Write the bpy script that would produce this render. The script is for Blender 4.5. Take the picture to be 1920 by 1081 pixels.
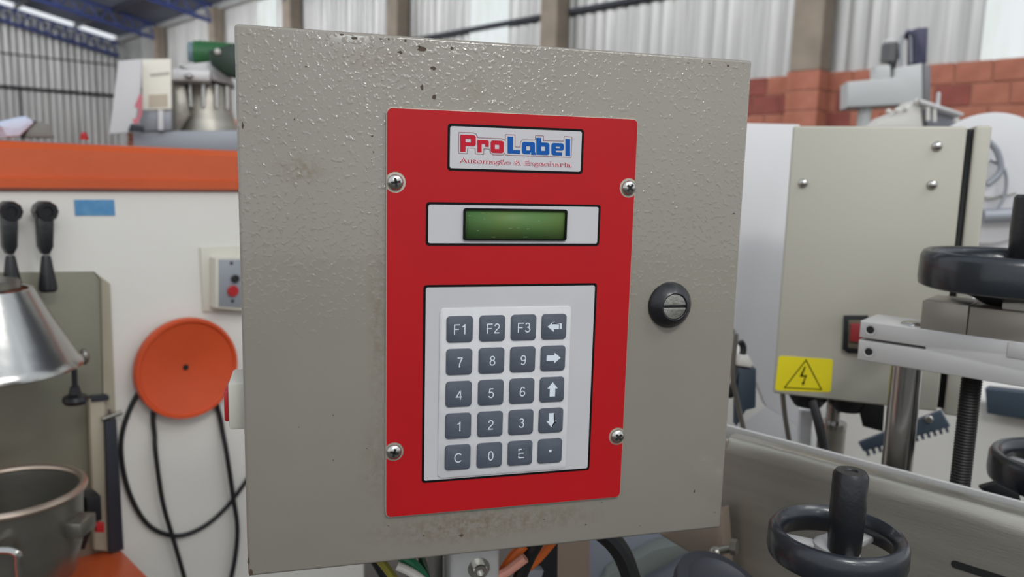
import bpy, bmesh, math, random
from mathutils import Vector, Matrix
random.seed(7)
R = math.radians
PI = math.pi
for o in list(bpy.data.objects): bpy.data.objects.remove(o)
SC = bpy.context.scene
COL = SC.collection

# ------------------------------------------------------------------ camera
CAMZ = 1.5
FPX = 1450.0
PITCH, ROLL, BOXYAW = .1439, .0257, .2646
fwd = Vector((0, math.cos(PITCH), -math.sin(PITCH)))
rt0 = Vector((1, 0, 0)); up0 = rt0.cross(fwd)
CR = math.cos(ROLL)*rt0 + math.sin(ROLL)*up0
CU = -math.sin(ROLL)*rt0 + math.cos(ROLL)*up0
cd = bpy.data.cameras.new('camera'); cam = bpy.data.objects.new('camera', cd); COL.objects.link(cam)
cam.matrix_world = Matrix(((CR.x, CU.x, -fwd.x, 0), (CR.y, CU.y, -fwd.y, 0), (CR.z, CU.z, -fwd.z, CAMZ), (0, 0, 0, 1)))
cd.sensor_width = 36; cd.lens = FPX/1920*36; cd.clip_start = .02; cd.clip_end = 200
cd.dof.use_dof = True; cd.dof.focus_distance = .505; cd.dof.aperture_fstop = 8.0
SC.camera = cam

# ------------------------------------------------------------------ world, lights, exposure
SC.view_settings.view_transform = 'Standard'
SC.view_settings.look = 'None'
SC.view_settings.exposure = 0.0
SC.view_settings.gamma = 1.0
SC.view_settings.use_curve_mapping = False
W = bpy.data.worlds.new('sky'); SC.world = W; W.use_nodes = True
nt = W.node_tree; nt.nodes.clear()
wo = nt.nodes.new('ShaderNodeOutputWorld'); bg = nt.nodes.new('ShaderNodeBackground')
tc = nt.nodes.new('ShaderNodeTexCoord'); sp = nt.nodes.new('ShaderNodeSeparateXYZ'); rp = nt.nodes.new('ShaderNodeValToRGB')
nt.links.new(tc.outputs['Generated'], sp.inputs[0]); nt.links.new(sp.outputs['Z'], rp.inputs[0])
rp.color_ramp.elements[0].position = 0.0; rp.color_ramp.elements[0].color = (.93, .96, 1.0, 1)
rp.color_ramp.elements[1].position = 0.9; rp.color_ramp.elements[1].color = (.80, .90, 1.0, 1)
nt.links.new(rp.outputs[0], bg.inputs[0]); nt.links.new(bg.outputs[0], wo.inputs[0])
bg.inputs[1].default_value = .98
def area(name, loc, target, sx, sy, power, col=(1, 1, 1)):
    l = bpy.data.lights.new(name, 'AREA'); l.shape = 'RECTANGLE'; l.size = sx; l.size_y = sy; l.energy = power; l.color = col
    o = bpy.data.objects.new(name, l); COL.objects.link(o); o.location = loc
    o.rotation_euler = (Vector(target)-Vector(loc)).to_track_quat('-Z', 'Y').to_euler()
    return o
area('door_fill', (.30, -.25, 2.35), (0, .45, 1.45), .34, .10, 6.6, (1, .985, .96))  # added fill, no real lamp: makes the door fade from top to bottom
area('opposite_window_light', (3.2, -6.2, 5.9), (0, .5, 1.4), .7, .9, 30, (.95, .98, 1))
area('opposite_window_light', (1.0, -7.0, 5.6), (0, .5, 1.4), .7, .9, 30, (.95, .98, 1))
def strip_light(name, t, off, z, L, w, power, tz):
    # an added fill strip running parallel to the long back wall, turned towards that wall
    wd = Vector((math.cos(R(-46.2)), math.sin(R(-46.2)), 0)); wn = Vector((-wd.y, wd.x, 0))
    p = Vector((3.05, 8.0, 0))-wd*t-wn*off; p.z = z
    d = (wn*off+Vector((0, 0, tz-z))).normalized(); y = (-d).cross(wd).normalized()
    l = bpy.data.lights.new(name, 'AREA'); l.shape = 'RECTANGLE'; l.size = L; l.size_y = w; l.energy = power; l.color = (.97, .985, 1)
    o = bpy.data.objects.new(name, l); COL.objects.link(o)
    o.matrix_world = Matrix(((wd.x, y.x, -d.x, p.x), (wd.y, y.y, -d.y, p.y), (wd.z, y.z, -d.z, p.z), (0, 0, 0, 1)))
area('enclosure_fill', (2.1, -.6, 4.3), (.7, 1.0, 1.2), 1.2, .8, 26, (1, .99, .97))  # added overhead fill to brighten the beige enclosure and its neighbours
strip_light('back_wall_fill_strip', 6.5, 4.6, 5.5, 25, 1.2, 760, 2.2)  # added fill that brightens the back wall, not a real roof opening
area('gable_fill', (-6.5, 12.5, 5.6), (-14, 20, 2.6), 3, 1.5, 190, (.94, .96, 1))  # added fill to lift the left gable wall, no real source here

# ------------------------------------------------------------------ helpers
def lin(c):
    return tuple(((v/255)/12.92 if v/255 <= .04045 else ((v/255+.055)/1.055)**2.4) for v in c)
MATS = {}
def mat(name, rgb, rough=.5, metal=0., bump=0., bscale=40., var=0., vscale=6., rgb2=None, coat=0., stretch=None, spec=None, trans=None, ior=None):
    if name in MATS: return MATS[name]
    m = bpy.data.materials.new(name); m.use_nodes = True; MATS[name] = m
    n = m.node_tree; b = n.nodes['Principled BSDF']; c = lin(rgb)
    b.inputs['Base Color'].default_value = (*c, 1); b.inputs['Roughness'].default_value = rough; b.inputs['Metallic'].default_value = metal
    if coat: b.inputs['Coat Weight'].default_value = coat; b.inputs['Coat Roughness'].default_value = .12
    if spec is not None: b.inputs['Specular IOR Level'].default_value = spec
    if trans: b.inputs['Transmission Weight'].default_value = trans
    t = n.nodes.new('ShaderNodeTexCoord'); mp = n.nodes.new('ShaderNodeMapping'); n.links.new(t.outputs['Object'], mp.inputs[0])
    if stretch: mp.inputs['Scale'].default_value = stretch
    if var:
        nz = n.nodes.new('ShaderNodeTexNoise'); nz.inputs['Scale'].default_value = vscale; nz.inputs['Detail'].default_value = 5
        n.links.new(mp.outputs[0], nz.inputs['Vector'])
        r = n.nodes.new('ShaderNodeValToRGB'); r.color_ramp.elements[0].position = .3; r.color_ramp.elements[1].position = .7
        c2 = lin(rgb2) if rgb2 else tuple(x*(1-var) for x in c)
        r.color_ramp.elements[0].color = (*c2, 1); r.color_ramp.elements[1].color = (*c, 1)
        n.links.new(nz.outputs[0], r.inputs[0]); n.links.new(r.outputs[0], b.inputs['Base Color'])
    if bump:
        nb = n.nodes.new('ShaderNodeTexNoise'); nb.inputs['Scale'].default_value = bscale; nb.inputs['Detail'].default_value = 3
        n.links.new(mp.outputs[0], nb.inputs['Vector'])
        bp = n.nodes.new('ShaderNodeBump'); bp.inputs['Strength'].default_value = bump; bp.inputs['Distance'].default_value = .6/bscale
        n.links.new(nb.outputs[0], bp.inputs['Height']); n.links.new(bp.outputs[0], b.inputs['Normal'])
    return m

def bmn(): return bmesh.new()
def box(bm, x0, x1, y0, y1, z0, z1, bev=0., seg=2, mi=0):
    vs = [bm.verts.new(p) for p in ((x0,y0,z0),(x1,y0,z0),(x1,y1,z0),(x0,y1,z0),(x0,y0,z1),(x1,y0,z1),(x1,y1,z1),(x0,y1,z1))]
    fs = [bm.faces.new([vs[i] for i in q]) for q in ((0,3,2,1),(4,5,6,7),(0,1,5,4),(1,2,6,5),(2,3,7,6),(3,0,4,7))]
    for f in fs: f.material_index = mi
    if bev: bmesh.ops.bevel(bm, geom=list({e for f in fs for e in f.edges}), offset=bev, segments=seg, profile=.5, affect='EDGES', clamp_overlap=True)
    return bm
def prism(bm, pts, y0, y1, bev=0., mi=0, seg=2):
    """polygon in local x,z extruded along local y"""
    a = [bm.verts.new((p[0], y0, p[1])) for p in pts]; b = [bm.verts.new((p[0], y1, p[1])) for p in pts]; n = len(pts); fs = []
    fs.append(bm.faces.new(a)); fs.append(bm.faces.new(b[::-1]))
    for i in range(n): fs.append(bm.faces.new((a[i], b[i], b[(i+1) % n], a[(i+1) % n])))
    for f in fs: f.material_index = mi
    bmesh.ops.recalc_face_normals(bm, faces=fs)
    if bev: bmesh.ops.bevel(bm, geom=[e for e in fs[0].edges], offset=bev, segments=seg, profile=.5, affect='EDGES', clamp_overlap=True)
    return bm
def rrect(x0, x1, z0, z1, r, n=5):
    pts = []
    for cx, cz, a0 in ((x1-r, z1-r, 0), (x0+r, z1-r, 90), (x0+r, z0+r, 180), (x1-r, z0+r, 270)):
        for k in range(n+1):
            a = R(a0+90*k/n); pts.append((cx+r*math.cos(a), cz+r*math.sin(a)))
    return pts
def basis(ax):
    ax = Vector(ax).normalized(); t = Vector((0, 0, 1)) if abs(ax.z) < .9 else Vector((1, 0, 0))
    u = ax.cross(t).normalized(); return u, ax.cross(u).normalized(), ax
def lathe(bm, prof, c, ax=(0, 0, 1), seg=32, mi=0, closed=False):
    u, v, w = basis(ax); c = Vector(c); rings = []
    for r, h in prof:
        if r < 1e-7: rings.append([bm.verts.new(c+w*h)])
        else: rings.append([bm.verts.new(c+w*h+(u*math.cos(2*PI*k/seg)+v*math.sin(2*PI*k/seg))*r) for k in range(seg)])
    fs = []; m = len(rings)
    for i in range(m if closed else m-1):
        a, b = rings[i], rings[(i+1) % m]
        for k in range(seg):
            k2 = (k+1) % seg
            if len(a) == 1 and len(b) == 1: continue
            if len(a) == 1: fs.append(bm.faces.new((a[0], b[k], b[k2])))
            elif len(b) == 1: fs.append(bm.faces.new((a[k], b[0], a[k2])))
            else: fs.append(bm.faces.new((a[k], b[k], b[k2], a[k2])))
    for f in fs: f.material_index = mi
    bmesh.ops.recalc_face_normals(bm, faces=fs)
    return bm
def cyl(bm, c, ax, r, h, seg=24, mi=0, bev=0.):
    p = [(0, 0), (r, 0), (r, h), (0, h)] if not bev else [(0, 0), (r-bev, 0), (r, bev), (r, h-bev), (r-bev, h), (0, h)]
    return lathe(bm, p, c, ax, seg, mi)
def rod(bm, a, b, r, seg=16, mi=0):
    a, b = Vector(a), Vector(b); return cyl(bm, a, b-a, r, (b-a).length, seg, mi)
def smoothpts(P, n=8):
    P = [Vector(p) for p in P]; out = []
    for i in range(len(P)-1):
        p0, p1, p2, p3 = P[max(i-1, 0)], P[i], P[i+1], P[min(i+2, len(P)-1)]
        for k in range(n):
            t = k/n
            out.append(.5*((2*p1)+(p2-p0)*t+(2*p0-5*p1+4*p2-p3)*t*t+(3*p1-p0-3*p2+p3)*t**3))
    out.append(P[-1]); return out
def tube(bm, P, r, seg=10, n=8, mi=0):
    P = smoothpts(P, n); rings = []; pu = None
    for i, p in enumerate(P):
        d = (P[min(i+1, len(P)-1)]-P[max(i-1, 0)]).normalized()
        if pu is None: u, v, _ = basis(d)
        else:
            u = (pu-d*pu.dot(d)).normalized(); v = d.cross(u)
        pu = u
        rings.append([bm.verts.new(p+(u*math.cos(2*PI*k/seg)+v*math.sin(2*PI*k/seg))*r) for k in range(seg)])
    fs = [bm.faces.new(rings[0][::-1]), bm.faces.new(rings[-1])]
    for a, b in zip(rings, rings[1:]):
        for k in range(seg): fs.append(bm.faces.new((a[k], a[(k+1) % seg], b[(k+1) % seg], b[k])))
    for f in fs: f.material_index = mi
    bmesh.ops.recalc_face_normals(bm, faces=fs)
    return bm
def sphere(bm, c, r, sc=(1, 1, 1), seg=16, mi=0):
    prof = [(r*math.sin(PI*k/10), -r*math.cos(PI*k/10)) for k in range(11)]
    n0 = len(bm.verts); lathe(bm, prof, (0, 0, 0), (0, 0, 1), seg, mi); bm.verts.ensure_lookup_table()
    for v in list(bm.verts)[n0:]: v.co = Vector((v.co.x*sc[0], v.co.y*sc[1], v.co.z*sc[2]))+Vector(c)
    return bm

def obj(name, bm, m, parent=None, label=None, ang=35, kind=None):
    me = bpy.data.meshes.new(name)
    lim = R(ang)
    for e in bm.edges:
        if len(e.link_faces) != 2 or e.calc_face_angle(0) > lim: e.smooth = False
    for f in bm.faces: f.smooth = True
    bm.to_mesh(me); bm.free()
    for mm in (m if isinstance(m, (list, tuple)) else [m]): me.materials.append(mm)
    o = bpy.data.objects.new(name, me); COL.objects.link(o)
    if parent is not None: o.parent = parent
    if label: o['label'] = label
    if kind: o['kind'] = kind
    return o
def tag(o, label, cat, group=None):
    o['label'] = label; o['category'] = cat
    if group: o['group'] = group
    return o
def thing(name, label, cat, loc, yaw=0., group=None):
    o = bpy.data.objects.new(name, None); COL.objects.link(o); o.location = loc; o.rotation_euler = (0, 0, yaw); o.empty_display_size = .05
    return tag(o, label, cat, group)
def dup(ob, parent=None):
    c = ob.copy(); COL.objects.link(c)
    if parent is not None: c.parent = parent
    for ch in [x for x in COL.objects if x.parent == ob]: dup(ch, c)
    return c
# measuring: photograph pixel -> direction, then where it meets a real surface
def ray(px, py):
    d = fwd*FPX+CR*(px-960)+CU*(540.5-py); return d/d.y
CAM = Vector((0, 0, CAMZ))
def at(px, py, Y): return CAM+ray(px, py)*Y
def atz(px, py, z):
    d = ray(px, py); return CAM+d*((z-CAMZ)/d.z)
def lp(t, px, py, y=0.):
    """point of thing t's local plane y=const that the photo shows at (px,py)"""
    M = Matrix.Rotation(-t.rotation_euler.z, 3, 'Z'); o = M @ (CAM-t.location); d = M @ ray(px, py)
    return o+d*((y-o.y)/d.y)
def pxz(t, pts, y=0.):
    return [(q.x, q.z) for q in (lp(t, a, b, y) for a, b in pts)]
def pprism(bm, t, pts, y0, y1, bev=0., mi=0):
    return prism(bm, pxz(t, pts, y0), y0, y1, bev, mi)
def text_mesh(s, w=None, h=None, bold=0.):
    cu = bpy.data.curves.new('t', 'FONT'); cu.body = s; cu.size = 1; cu.offset = bold; cu.resolution_u = 4
    o = bpy.data.objects.new('t', cu); COL.objects.link(o)
    dg = bpy.context.evaluated_depsgraph_get(); dg.update()
    me = bpy.data.meshes.new_from_object(o.evaluated_get(dg))
    vs = [v.co.copy() for v in me.vertices]; fs = [tuple(p.vertices) for p in me.polygons]
    bpy.data.objects.remove(o); bpy.data.curves.remove(cu); bpy.data.meshes.remove(me)
    x0 = min(v.x for v in vs); x1 = max(v.x for v in vs); y0 = min(v.y for v in vs); y1 = max(v.y for v in vs)
    return [((v.x-x0), (v.y-y0)) for v in vs], fs, x1-x0, y1-y0
def add_text(bm, s, cx, cz, h, y, mi, bold=0., wmul=1.):
    vs, fs, tw, th = text_mesh(s, bold=bold); k = h/th
    V = [bm.verts.new((cx+(a-tw/2)*k*wmul, y, cz+(b-th/2)*k)) for a, b in vs]
    for f in fs:
        try: q = bm.faces.new([V[i] for i in f]); q.material_index = mi
        except ValueError: pass
    return bm
def flat(bm, pts, y, mi=0):
    f = bm.faces.new([bm.verts.new((p[0], y, p[1])) for p in pts]); f.material_index = mi
    f.normal_update()
    if f.normal.y > 0: f.normal_flip()
    return f

# ------------------------------------------------------------------ materials
M_concrete = mat('floor_concrete', (88, 82, 76), .8, bump=.3, bscale=30, var=.3, vscale=2)
M_pillar = mat('pillar_concrete', (140, 128, 114), .85, bump=.3, bscale=25, var=.25, vscale=4)
M_brick = mat('clay_brick', (170, 108, 87), .85, bump=.5, bscale=40, var=.3, vscale=4, rgb2=(142, 84, 66))
M_brick2 = mat('dark_clay_brick', (140, 74, 64), .85, bump=.5, bscale=40, var=.3, vscale=5)
M_mortar = mat('mortar', (156, 112, 94), .9)
M_sheet = mat('galvanised_sheet', (186, 185, 182), .42, .3, var=.42, vscale=1.6, stretch=(9, 9, .25), bump=.1, bscale=20)
M_darkroof = mat('roof_sheet_underside', (150, 156, 174), .6, .2, var=.25, vscale=2)
M_bluesteel = mat('blue_painted_steel', (58, 72, 128), .5)
M_darksteel = mat('dark_steel', (44, 46, 54), .5, .2)
M_thread = mat('oily_black_thread', (30, 28, 26), .5, .3)
M_white = mat('white_painted_metal', (216, 212, 204), .38, bump=.04, bscale=60, var=.06, vscale=4)
M_white2 = mat('lilac_white_plastic', (218, 216, 216), .45, var=.05)
M_offwhite = mat('cream_plastic', (206, 202, 188), .4)
M_orange = mat('orange_painted_metal', (204, 88, 42), .38, bump=.05, bscale=50, var=.1, vscale=5)
M_orangeplast = mat('orange_plastic', (206, 78, 36), .42, var=.12, vscale=8)
M_olive = mat('dull_steel_plate', (142, 139, 122), .42, .45, var=.15, vscale=5)
M_tan = mat('tan_painted_steel', (168, 160, 140), .5, var=.2, vscale=8)
M_black = mat('black_plastic', (26, 27, 30), .35, bump=.1, bscale=200)
M_wheel = mat('black_wheel_plastic', (25, 29, 35), .33, bump=.06, bscale=150, coat=.3)
M_rubber = mat('black_rubber', (18, 18, 19), .5)
M_steel = mat('stainless_steel', (176, 174, 170), .22, 1., bump=.02, bscale=30)
M_brushed = mat('brushed_stainless', (172, 167, 156), .34, .8, bump=.06, bscale=60, stretch=(1, 1, 18), var=.2, vscale=3)
M_darkstain = mat('worn_stainless', (150, 147, 138), .33, .85, bump=.05, bscale=30, var=.3, vscale=6)
M_alu = mat('machined_aluminium', (204, 202, 200), .42, .35, bump=.03, bscale=120, var=.08, vscale=10)
M_alu2 = mat('ground_steel_block', (168, 160, 150), .38, .5, var=.1, vscale=12)
M_screw = mat('nickel_screw', (190, 188, 182), .25, 1.)
M_dark = mat('dark_recess', (14, 14, 13), .7)
M_red = mat('red_plastic', (170, 30, 34), .35)
M_blueplate = mat('blue_nameplate', (74, 132, 178), .45, var=.25, vscale=60, rgb2=(100, 150, 190))
M_grey = mat('grey_metal_plate', (150, 152, 158), .45, .3)
M_green = mat('green_painted_motor', (48, 108, 62), .45, bump=.1, bscale=60)
M_dgreen = mat('dark_green_paint', (22, 48, 32), .45)
M_paper = mat('paper_tag', (252, 248, 232), .7, var=.06, vscale=12)
M_redink = mat('red_ink', (208, 118, 128), .6)
M_encl = mat('beige_enclosure_paint', (180, 176, 162), .42, bump=.12, bscale=500)
M_yellow = mat('yellow_warning_film', (232, 214, 30), .4)
M_ink = mat('black_ink', (8, 8, 8), .5, spec=.15)
M_purple = mat('dark_purple_plastic', (60, 58, 84), .5)
M_teal = mat('dark_teal_panel', (56, 68, 80), .5)
M_castgrey = mat('pale_grey_casting', (198, 198, 196), .45, var=.06)
M_wireg = mat('green_cable', (20, 110, 72), .45)
M_wirey = mat('yellow_green_cable', (140, 132, 40), .45)
M_wireo = mat('orange_cable', (226, 110, 40), .45)
M_wirew = mat('white_cable', (214, 208, 200), .45)

def make_translucent():
    m = bpy.data.materials.new('translucent_fibreglass'); m.use_nodes = True; n = m.node_tree
    b = n.nodes['Principled BSDF']; o = n.nodes['Material Output']
    b.inputs['Base Color'].default_value = (.75, .78, .72, 1); b.inputs['Roughness'].default_value = .5
    t = n.nodes.new('ShaderNodeBsdfTranslucent'); mx = n.nodes.new('ShaderNodeMixShader'); mx.inputs[0].default_value = .92
    tc = n.nodes.new('ShaderNodeTexCoord'); mp = n.nodes.new('ShaderNodeMapping'); mp.inputs['Scale'].default_value = (2, 2, .3)
    nz = n.nodes.new('ShaderNodeTexNoise'); nz.inputs['Scale'].default_value = 3; nz.inputs['Detail'].default_value = 5
    r = n.nodes.new('ShaderNodeValToRGB'); r.color_ramp.elements[0].color = (.86, .90, .80, 1); r.color_ramp.elements[1].color = (.99, 1, .97, 1)
    r.color_ramp.elements[0].position = .25; r.color_ramp.elements[1].position = .6
    n.links.new(tc.outputs['Object'], mp.inputs[0]); n.links.new(mp.outputs[0], nz.inputs['Vector']); n.links.new(nz.outputs[0], r.inputs[0]); n.links.new(r.outputs[0], t.inputs[0])
    n.links.new(b.outputs[0], mx.inputs[1]); n.links.new(t.outputs[0], mx.inputs[2]); tp = n.nodes.new('ShaderNodeBsdfTransparent'); n.links.new(r.outputs[0], tp.inputs[0]); m3 = n.nodes.new('ShaderNodeMixShader'); m3.inputs[0].default_value = .82
    n.links.new(mx.outputs[0], m3.inputs[1]); n.links.new(tp.outputs[0], m3.inputs[2]); n.links.new(m3.outputs[0], o.inputs[0])
    return m
M_trans = make_translucent()

STAINS = [(.0365, .268, .018, .011, 1.6), (.0858, .172, .009, .085, 1.0), (.0846, .072, .014, .045, .7), (.150, .022, .085, .016, 1.5), (.080, .338, .035, .008, .9), (.215, .022, .05, .012, .8), (.146, .322, .012, .014, .6)]
# orange-peel paint of the control box, with stains that sit at fixed places on the door
def make_doorpaint():
    m = bpy.data.materials.new('textured_grey_paint'); m.use_nodes = True; n = m.node_tree; b = n.nodes['Principled BSDF']
    N = n.nodes.new; L = n.links.new
    tc = N('ShaderNodeTexCoord')
    b.inputs['Roughness'].default_value = .2
    b.inputs['Specular IOR Level'].default_value = .5
    base = lin((135, 130, 120)); dirt = lin((112, 98, 80))
    nz = N('ShaderNodeTexNoise'); nz.inputs['Scale'].default_value = 9; nz.inputs['Detail'].default_value = 6; L(tc.outputs['Object'], nz.inputs['Vector'])
    r0 = N('ShaderNodeValToRGB'); r0.color_ramp.elements[0].position = .35; r0.color_ramp.elements[1].position = .65
    r0.color_ramp.elements[0].color = (*[x*.93 for x in base], 1); r0.color_ramp.elements[1].color = (*base, 1); L(nz.outputs[0], r0.inputs[0])
    prev = r0.outputs[0]
    fine = N('ShaderNodeTexNoise'); fine.inputs['Scale'].default_value = 170; fine.inputs['Detail'].default_value = 6; fine.inputs['Roughness'].default_value = .7; L(tc.outputs['Object'], fine.inputs['Vector'])
    fr = N('ShaderNodeValToRGB'); fr.color_ramp.elements[0].position = .42; fr.color_ramp.elements[1].position = .60; L(fine.outputs[0], fr.inputs[0])
    # (x, z, rx, rz, strength) in metres on the door
    for sx, sz, rx, rz, st in STAINS:
        mp = N('ShaderNodeMapping'); mp.vector_type = 'POINT'; mp.inputs['Location'].default_value = (-sx/rx, 0, -sz/rz); mp.inputs['Scale'].default_value = (1/rx, 0, 1/rz); L(tc.outputs['Object'], mp.inputs[0])
        g = N('ShaderNodeTexGradient'); g.gradient_type = 'SPHERICAL'; L(mp.outputs[0], g.inputs[0])
        mu = N('ShaderNodeMath'); mu.operation = 'MULTIPLY'; L(g.outputs['Fac'], mu.inputs[0]); L(fr.outputs[0], mu.inputs[1])
        m2 = N('ShaderNodeMath'); m2.operation = 'MULTIPLY'; m2.inputs[1].default_value = st*.62; m2.use_clamp = True; L(mu.outputs[0], m2.inputs[0])
        mx = N('ShaderNodeMix'); mx.data_type = 'RGBA'; L(m2.outputs[0], mx.inputs[0]); L(prev, mx.inputs[6]); mx.inputs[7].default_value = (*dirt, 1); prev = mx.outputs[2]
    L(prev, b.inputs['Base Color'])
    # orange peel relief: 2 mm cells with scattered bigger blobs
    v = N('ShaderNodeTexNoise'); v.inputs['Scale'].default_value = 300; v.inputs['Detail'].default_value = 1.0; v.inputs['Distortion'].default_value = .25; L(tc.outputs['Object'], v.inputs['Vector'])
    rr = N('ShaderNodeValToRGB'); rr.color_ramp.interpolation = 'EASE'; rr.color_ramp.elements[0].position = .50; rr.color_ramp.elements[1].position = .80; L(v.outputs[0], rr.inputs[0])
    mask = N('ShaderNodeTexNoise'); mask.inputs['Scale'].default_value = 14; mask.inputs['Detail'].default_value = 2; L(tc.outputs['Object'], mask.inputs['Vector'])
    sz = N('ShaderNodeSeparateXYZ'); L(tc.outputs['Object'], sz.inputs[0])
    zr = N('ShaderNodeMapRange'); zr.inputs[1].default_value = .15; zr.inputs[2].default_value = .34; zr.inputs[3].default_value = .12; zr.inputs[4].default_value = 1.; L(sz.outputs['Z'], zr.inputs[0])
    mm = N('ShaderNodeMath'); mm.operation = 'MULTIPLY'; L(zr.outputs[0], mm.inputs[0]); L(mask.outputs[0], mm.inputs[1])
    hh = N('ShaderNodeMath'); hh.operation = 'MULTIPLY'; L(rr.outputs[0], hh.inputs[0]); L(mm.outputs[0], hh.inputs[1])
    bp = N('ShaderNodeBump'); bp.inputs['Strength'].default_value = 1.; bp.inputs['Distance'].default_value = .0004; L(hh.outputs[0], bp.inputs['Height']); L(bp.outputs[0], b.inputs['Normal'])
    b2 = N('ShaderNodeBump'); b2.inputs['Strength'].default_value = 1.; b2.inputs['Distance'].default_value = .0013; L(hh.outputs[0], b2.inputs['Height']); L(b2.outputs[0], b.inputs['Coat Normal'])
    b.inputs['Coat Weight'].default_value = .6; b.inputs['Coat Roughness'].default_value = .07; b.inputs['Specular IOR Level'].default_value = .2
    return m
M_door = make_doorpaint()
M_doorbody = mat('grey_paint', (164, 161, 152), .4, bump=.1, bscale=400)
M_sticker = mat('red_printed_film', (170, 14, 21), .5, var=.08, vscale=14, bump=.03, bscale=300, spec=.28)
M_film = mat('pale_grey_film', (186, 184, 186), .42, var=.05, vscale=25)
M_overlay = mat('glossy_keypad_film', (196, 195, 196), .3, bump=.12, bscale=45, var=.04, vscale=30)
M_key = mat('slate_grey_key', (76, 82, 92), .42, bump=.1, bscale=120, var=.1, vscale=60)
M_legend = mat('pale_legend_ink', (206, 214, 222), .5)
M_lcd = mat('green_lcd', (92, 112, 62), .45, var=.2, vscale=25, rgb2=(76, 112, 66), bump=.05, bscale=400, spec=.12)
M_plateedge = mat('bare_plate_edge', (158, 152, 139), .45, .2)
M_logored = mat('logo_red', (176, 24, 44), .6, spec=.2)
M_outline = mat('logo_outline_ink', (112, 44, 54), .6, spec=.2)
M_logoblue = mat('logo_blue', (8, 78, 150), .6, spec=.2)
M_pink = mat('pale_pink_ink', (226, 200, 204), .5)
M_chip = mat('chipped_paint', (70, 58, 44), .8)
M_lockface = mat('scuffed_lock_face', (150, 148, 142), .38, .6, var=.3, vscale=150, bump=.3, bscale=300)

# ------------------------------------------------------------------ the hall
YB = R(-46.2)                     # direction of the long back wall (to the right and nearer)
WD = Vector((math.cos(YB), math.sin(YB), 0)); WN = Vector((-WD.y, WD.x, 0))       # WN points away, out of the hall
P1 = at(1513, 300, 8.0); P1.z = 0
CORN = 20.8
floor = bmn(); box(floor, -30, 30, -30, 45, -.2, 0)
f = obj('floor', floor, M_concrete); f['kind'] = 'structure'
# long back wall: local x along the wall (right = nearer), x=0 at the near concrete pillar
BRICKTOP = 2.60; EAVE = 5.05
wall = bpy.data.objects.new('wall_back', None)
bm = bmn(); box(bm, -CORN, 4.5, .012, .16, 0, BRICKTOP-.012)
wb = obj('wall_back', bm, M_mortar); wb['kind'] = 'structure'; wb.location = P1; wb.rotation_euler = (0, 0, YB)
bb = bmn(); box(bb, 0, .29, 0, .13, 0, .185, .006, 1)
b0 = obj('brick', bb, M_brick, wb)
bb = bmn(); box(bb, 0, .29, 0, .13, 0, .185, .006, 1)
bdk = obj('brick', bb, M_brick2, wb)
cnt = 0
for row in range(6):
    z = BRICKTOP-.19*(row+1)-.005*(row+1)+.005
    x = -4.4+(.15 if row % 2 else 0)
    while x < 4.2:
        if not (-.17 < x+.145 < .17 and False):
            src = bdk if random.random() < .3 else b0
            if cnt == 0: c = b0
            elif cnt == 1: c = bdk
            else: c = src.copy(); COL.objects.link(c); c.parent = wb
            c.location = (x, random.uniform(-.004, .004), z); cnt += 1
        x += .3
# the rest of the brickwork, beyond the bricks the photo lets one pick apart
def small_brick(bm, x, z, w, mi, dy):
    box(bm, x, x+w, dy, .06, z, z+.185, mi=mi)
bm = bmn(); rr_ = random.Random(3)
for row in range(13):
    z = BRICKTOP-.195*(row+1)+.005
    if z < 0: break
    x = -CORN+.1+(.15 if row % 2 else 0)
    while x < 4.1:
        if row >= 6 or x+.29 < -4.4: small_brick(bm, x, z, .29, 1 if rr_.random() < .3 else 0, rr_.uniform(-.004, .004))
        x += .3
obj('brickwork', bm, [M_brick, M_brick2], wb, kind='stuff')
# brick pier under the near pillar
pier = obj('pier', box(bmn(), -.15, .17, -.24, 0.0, 0, BRICKTOP-.012), M_mortar, wb)
bb = bmn(); box(bb, -.16, .18, -.25, -.01, 0, .185, .006, 1); pb = obj('brick', bb, M_brick, wb); pb.location = (0, 0, BRICKTOP-.19)
for k in range(1, 8):
    c = pb.copy(); COL.objects.link(c); c.parent = wb; c.location = (0, 0, BRICKTOP-.19-.195*k)
# sheets
def sheet_mesh(w, n, z1, depth=.026, single=False):
    bm = bmn(); prof = []; p = w/n
    for k in range(n):
        x = k*p
        prof += [(x, depth), (x+p*.20, depth), (x+p*.34, 0), (x+p*.88, 0)]
    prof.append((w, depth))
    a = [bm.verts.new((x, y, 0)) for x, y in prof]; b = [bm.verts.new((x, y, z1)) for x, y in prof]
    for i in range(len(prof)-1): bm.faces.new((a[i], a[i+1], b[i+1], b[i]))
    if single: return bm
    c = [bm.verts.new((x, y+.004, 0)) for x, y in prof]; d = [bm.verts.new((x, y+.004, z1)) for x, y in prof]
    for i in range(len(prof)-1): bm.faces.new((c[i+1], c[i], d[i], d[i+1]))
    return bm
SW = .86
sm = obj('cladding_sheet', sheet_mesh(SW, 5, EAVE-BRICKTOP), M_sheet, wb, ang=20)
ts = obj('translucent_sheet', sheet_mesh(SW, 5, EAVE-BRICKTOP, single=True), M_trans, wb, ang=20)
x = 1.47-SW*26; first = [True, True]
while x < 4.4:
    tr = any(abs(x-v) < .1 for v in (1.47, 1.47+SW, 1.47-SW*8+.0, 1.47-SW*16))
    src = ts if tr else sm
    if first[tr]: c = src; first[tr] = False
    else: c = src.copy(); COL.objects.link(c); c.parent = wb
    c.location = (x, .03, BRICKTOP); x += SW
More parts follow.
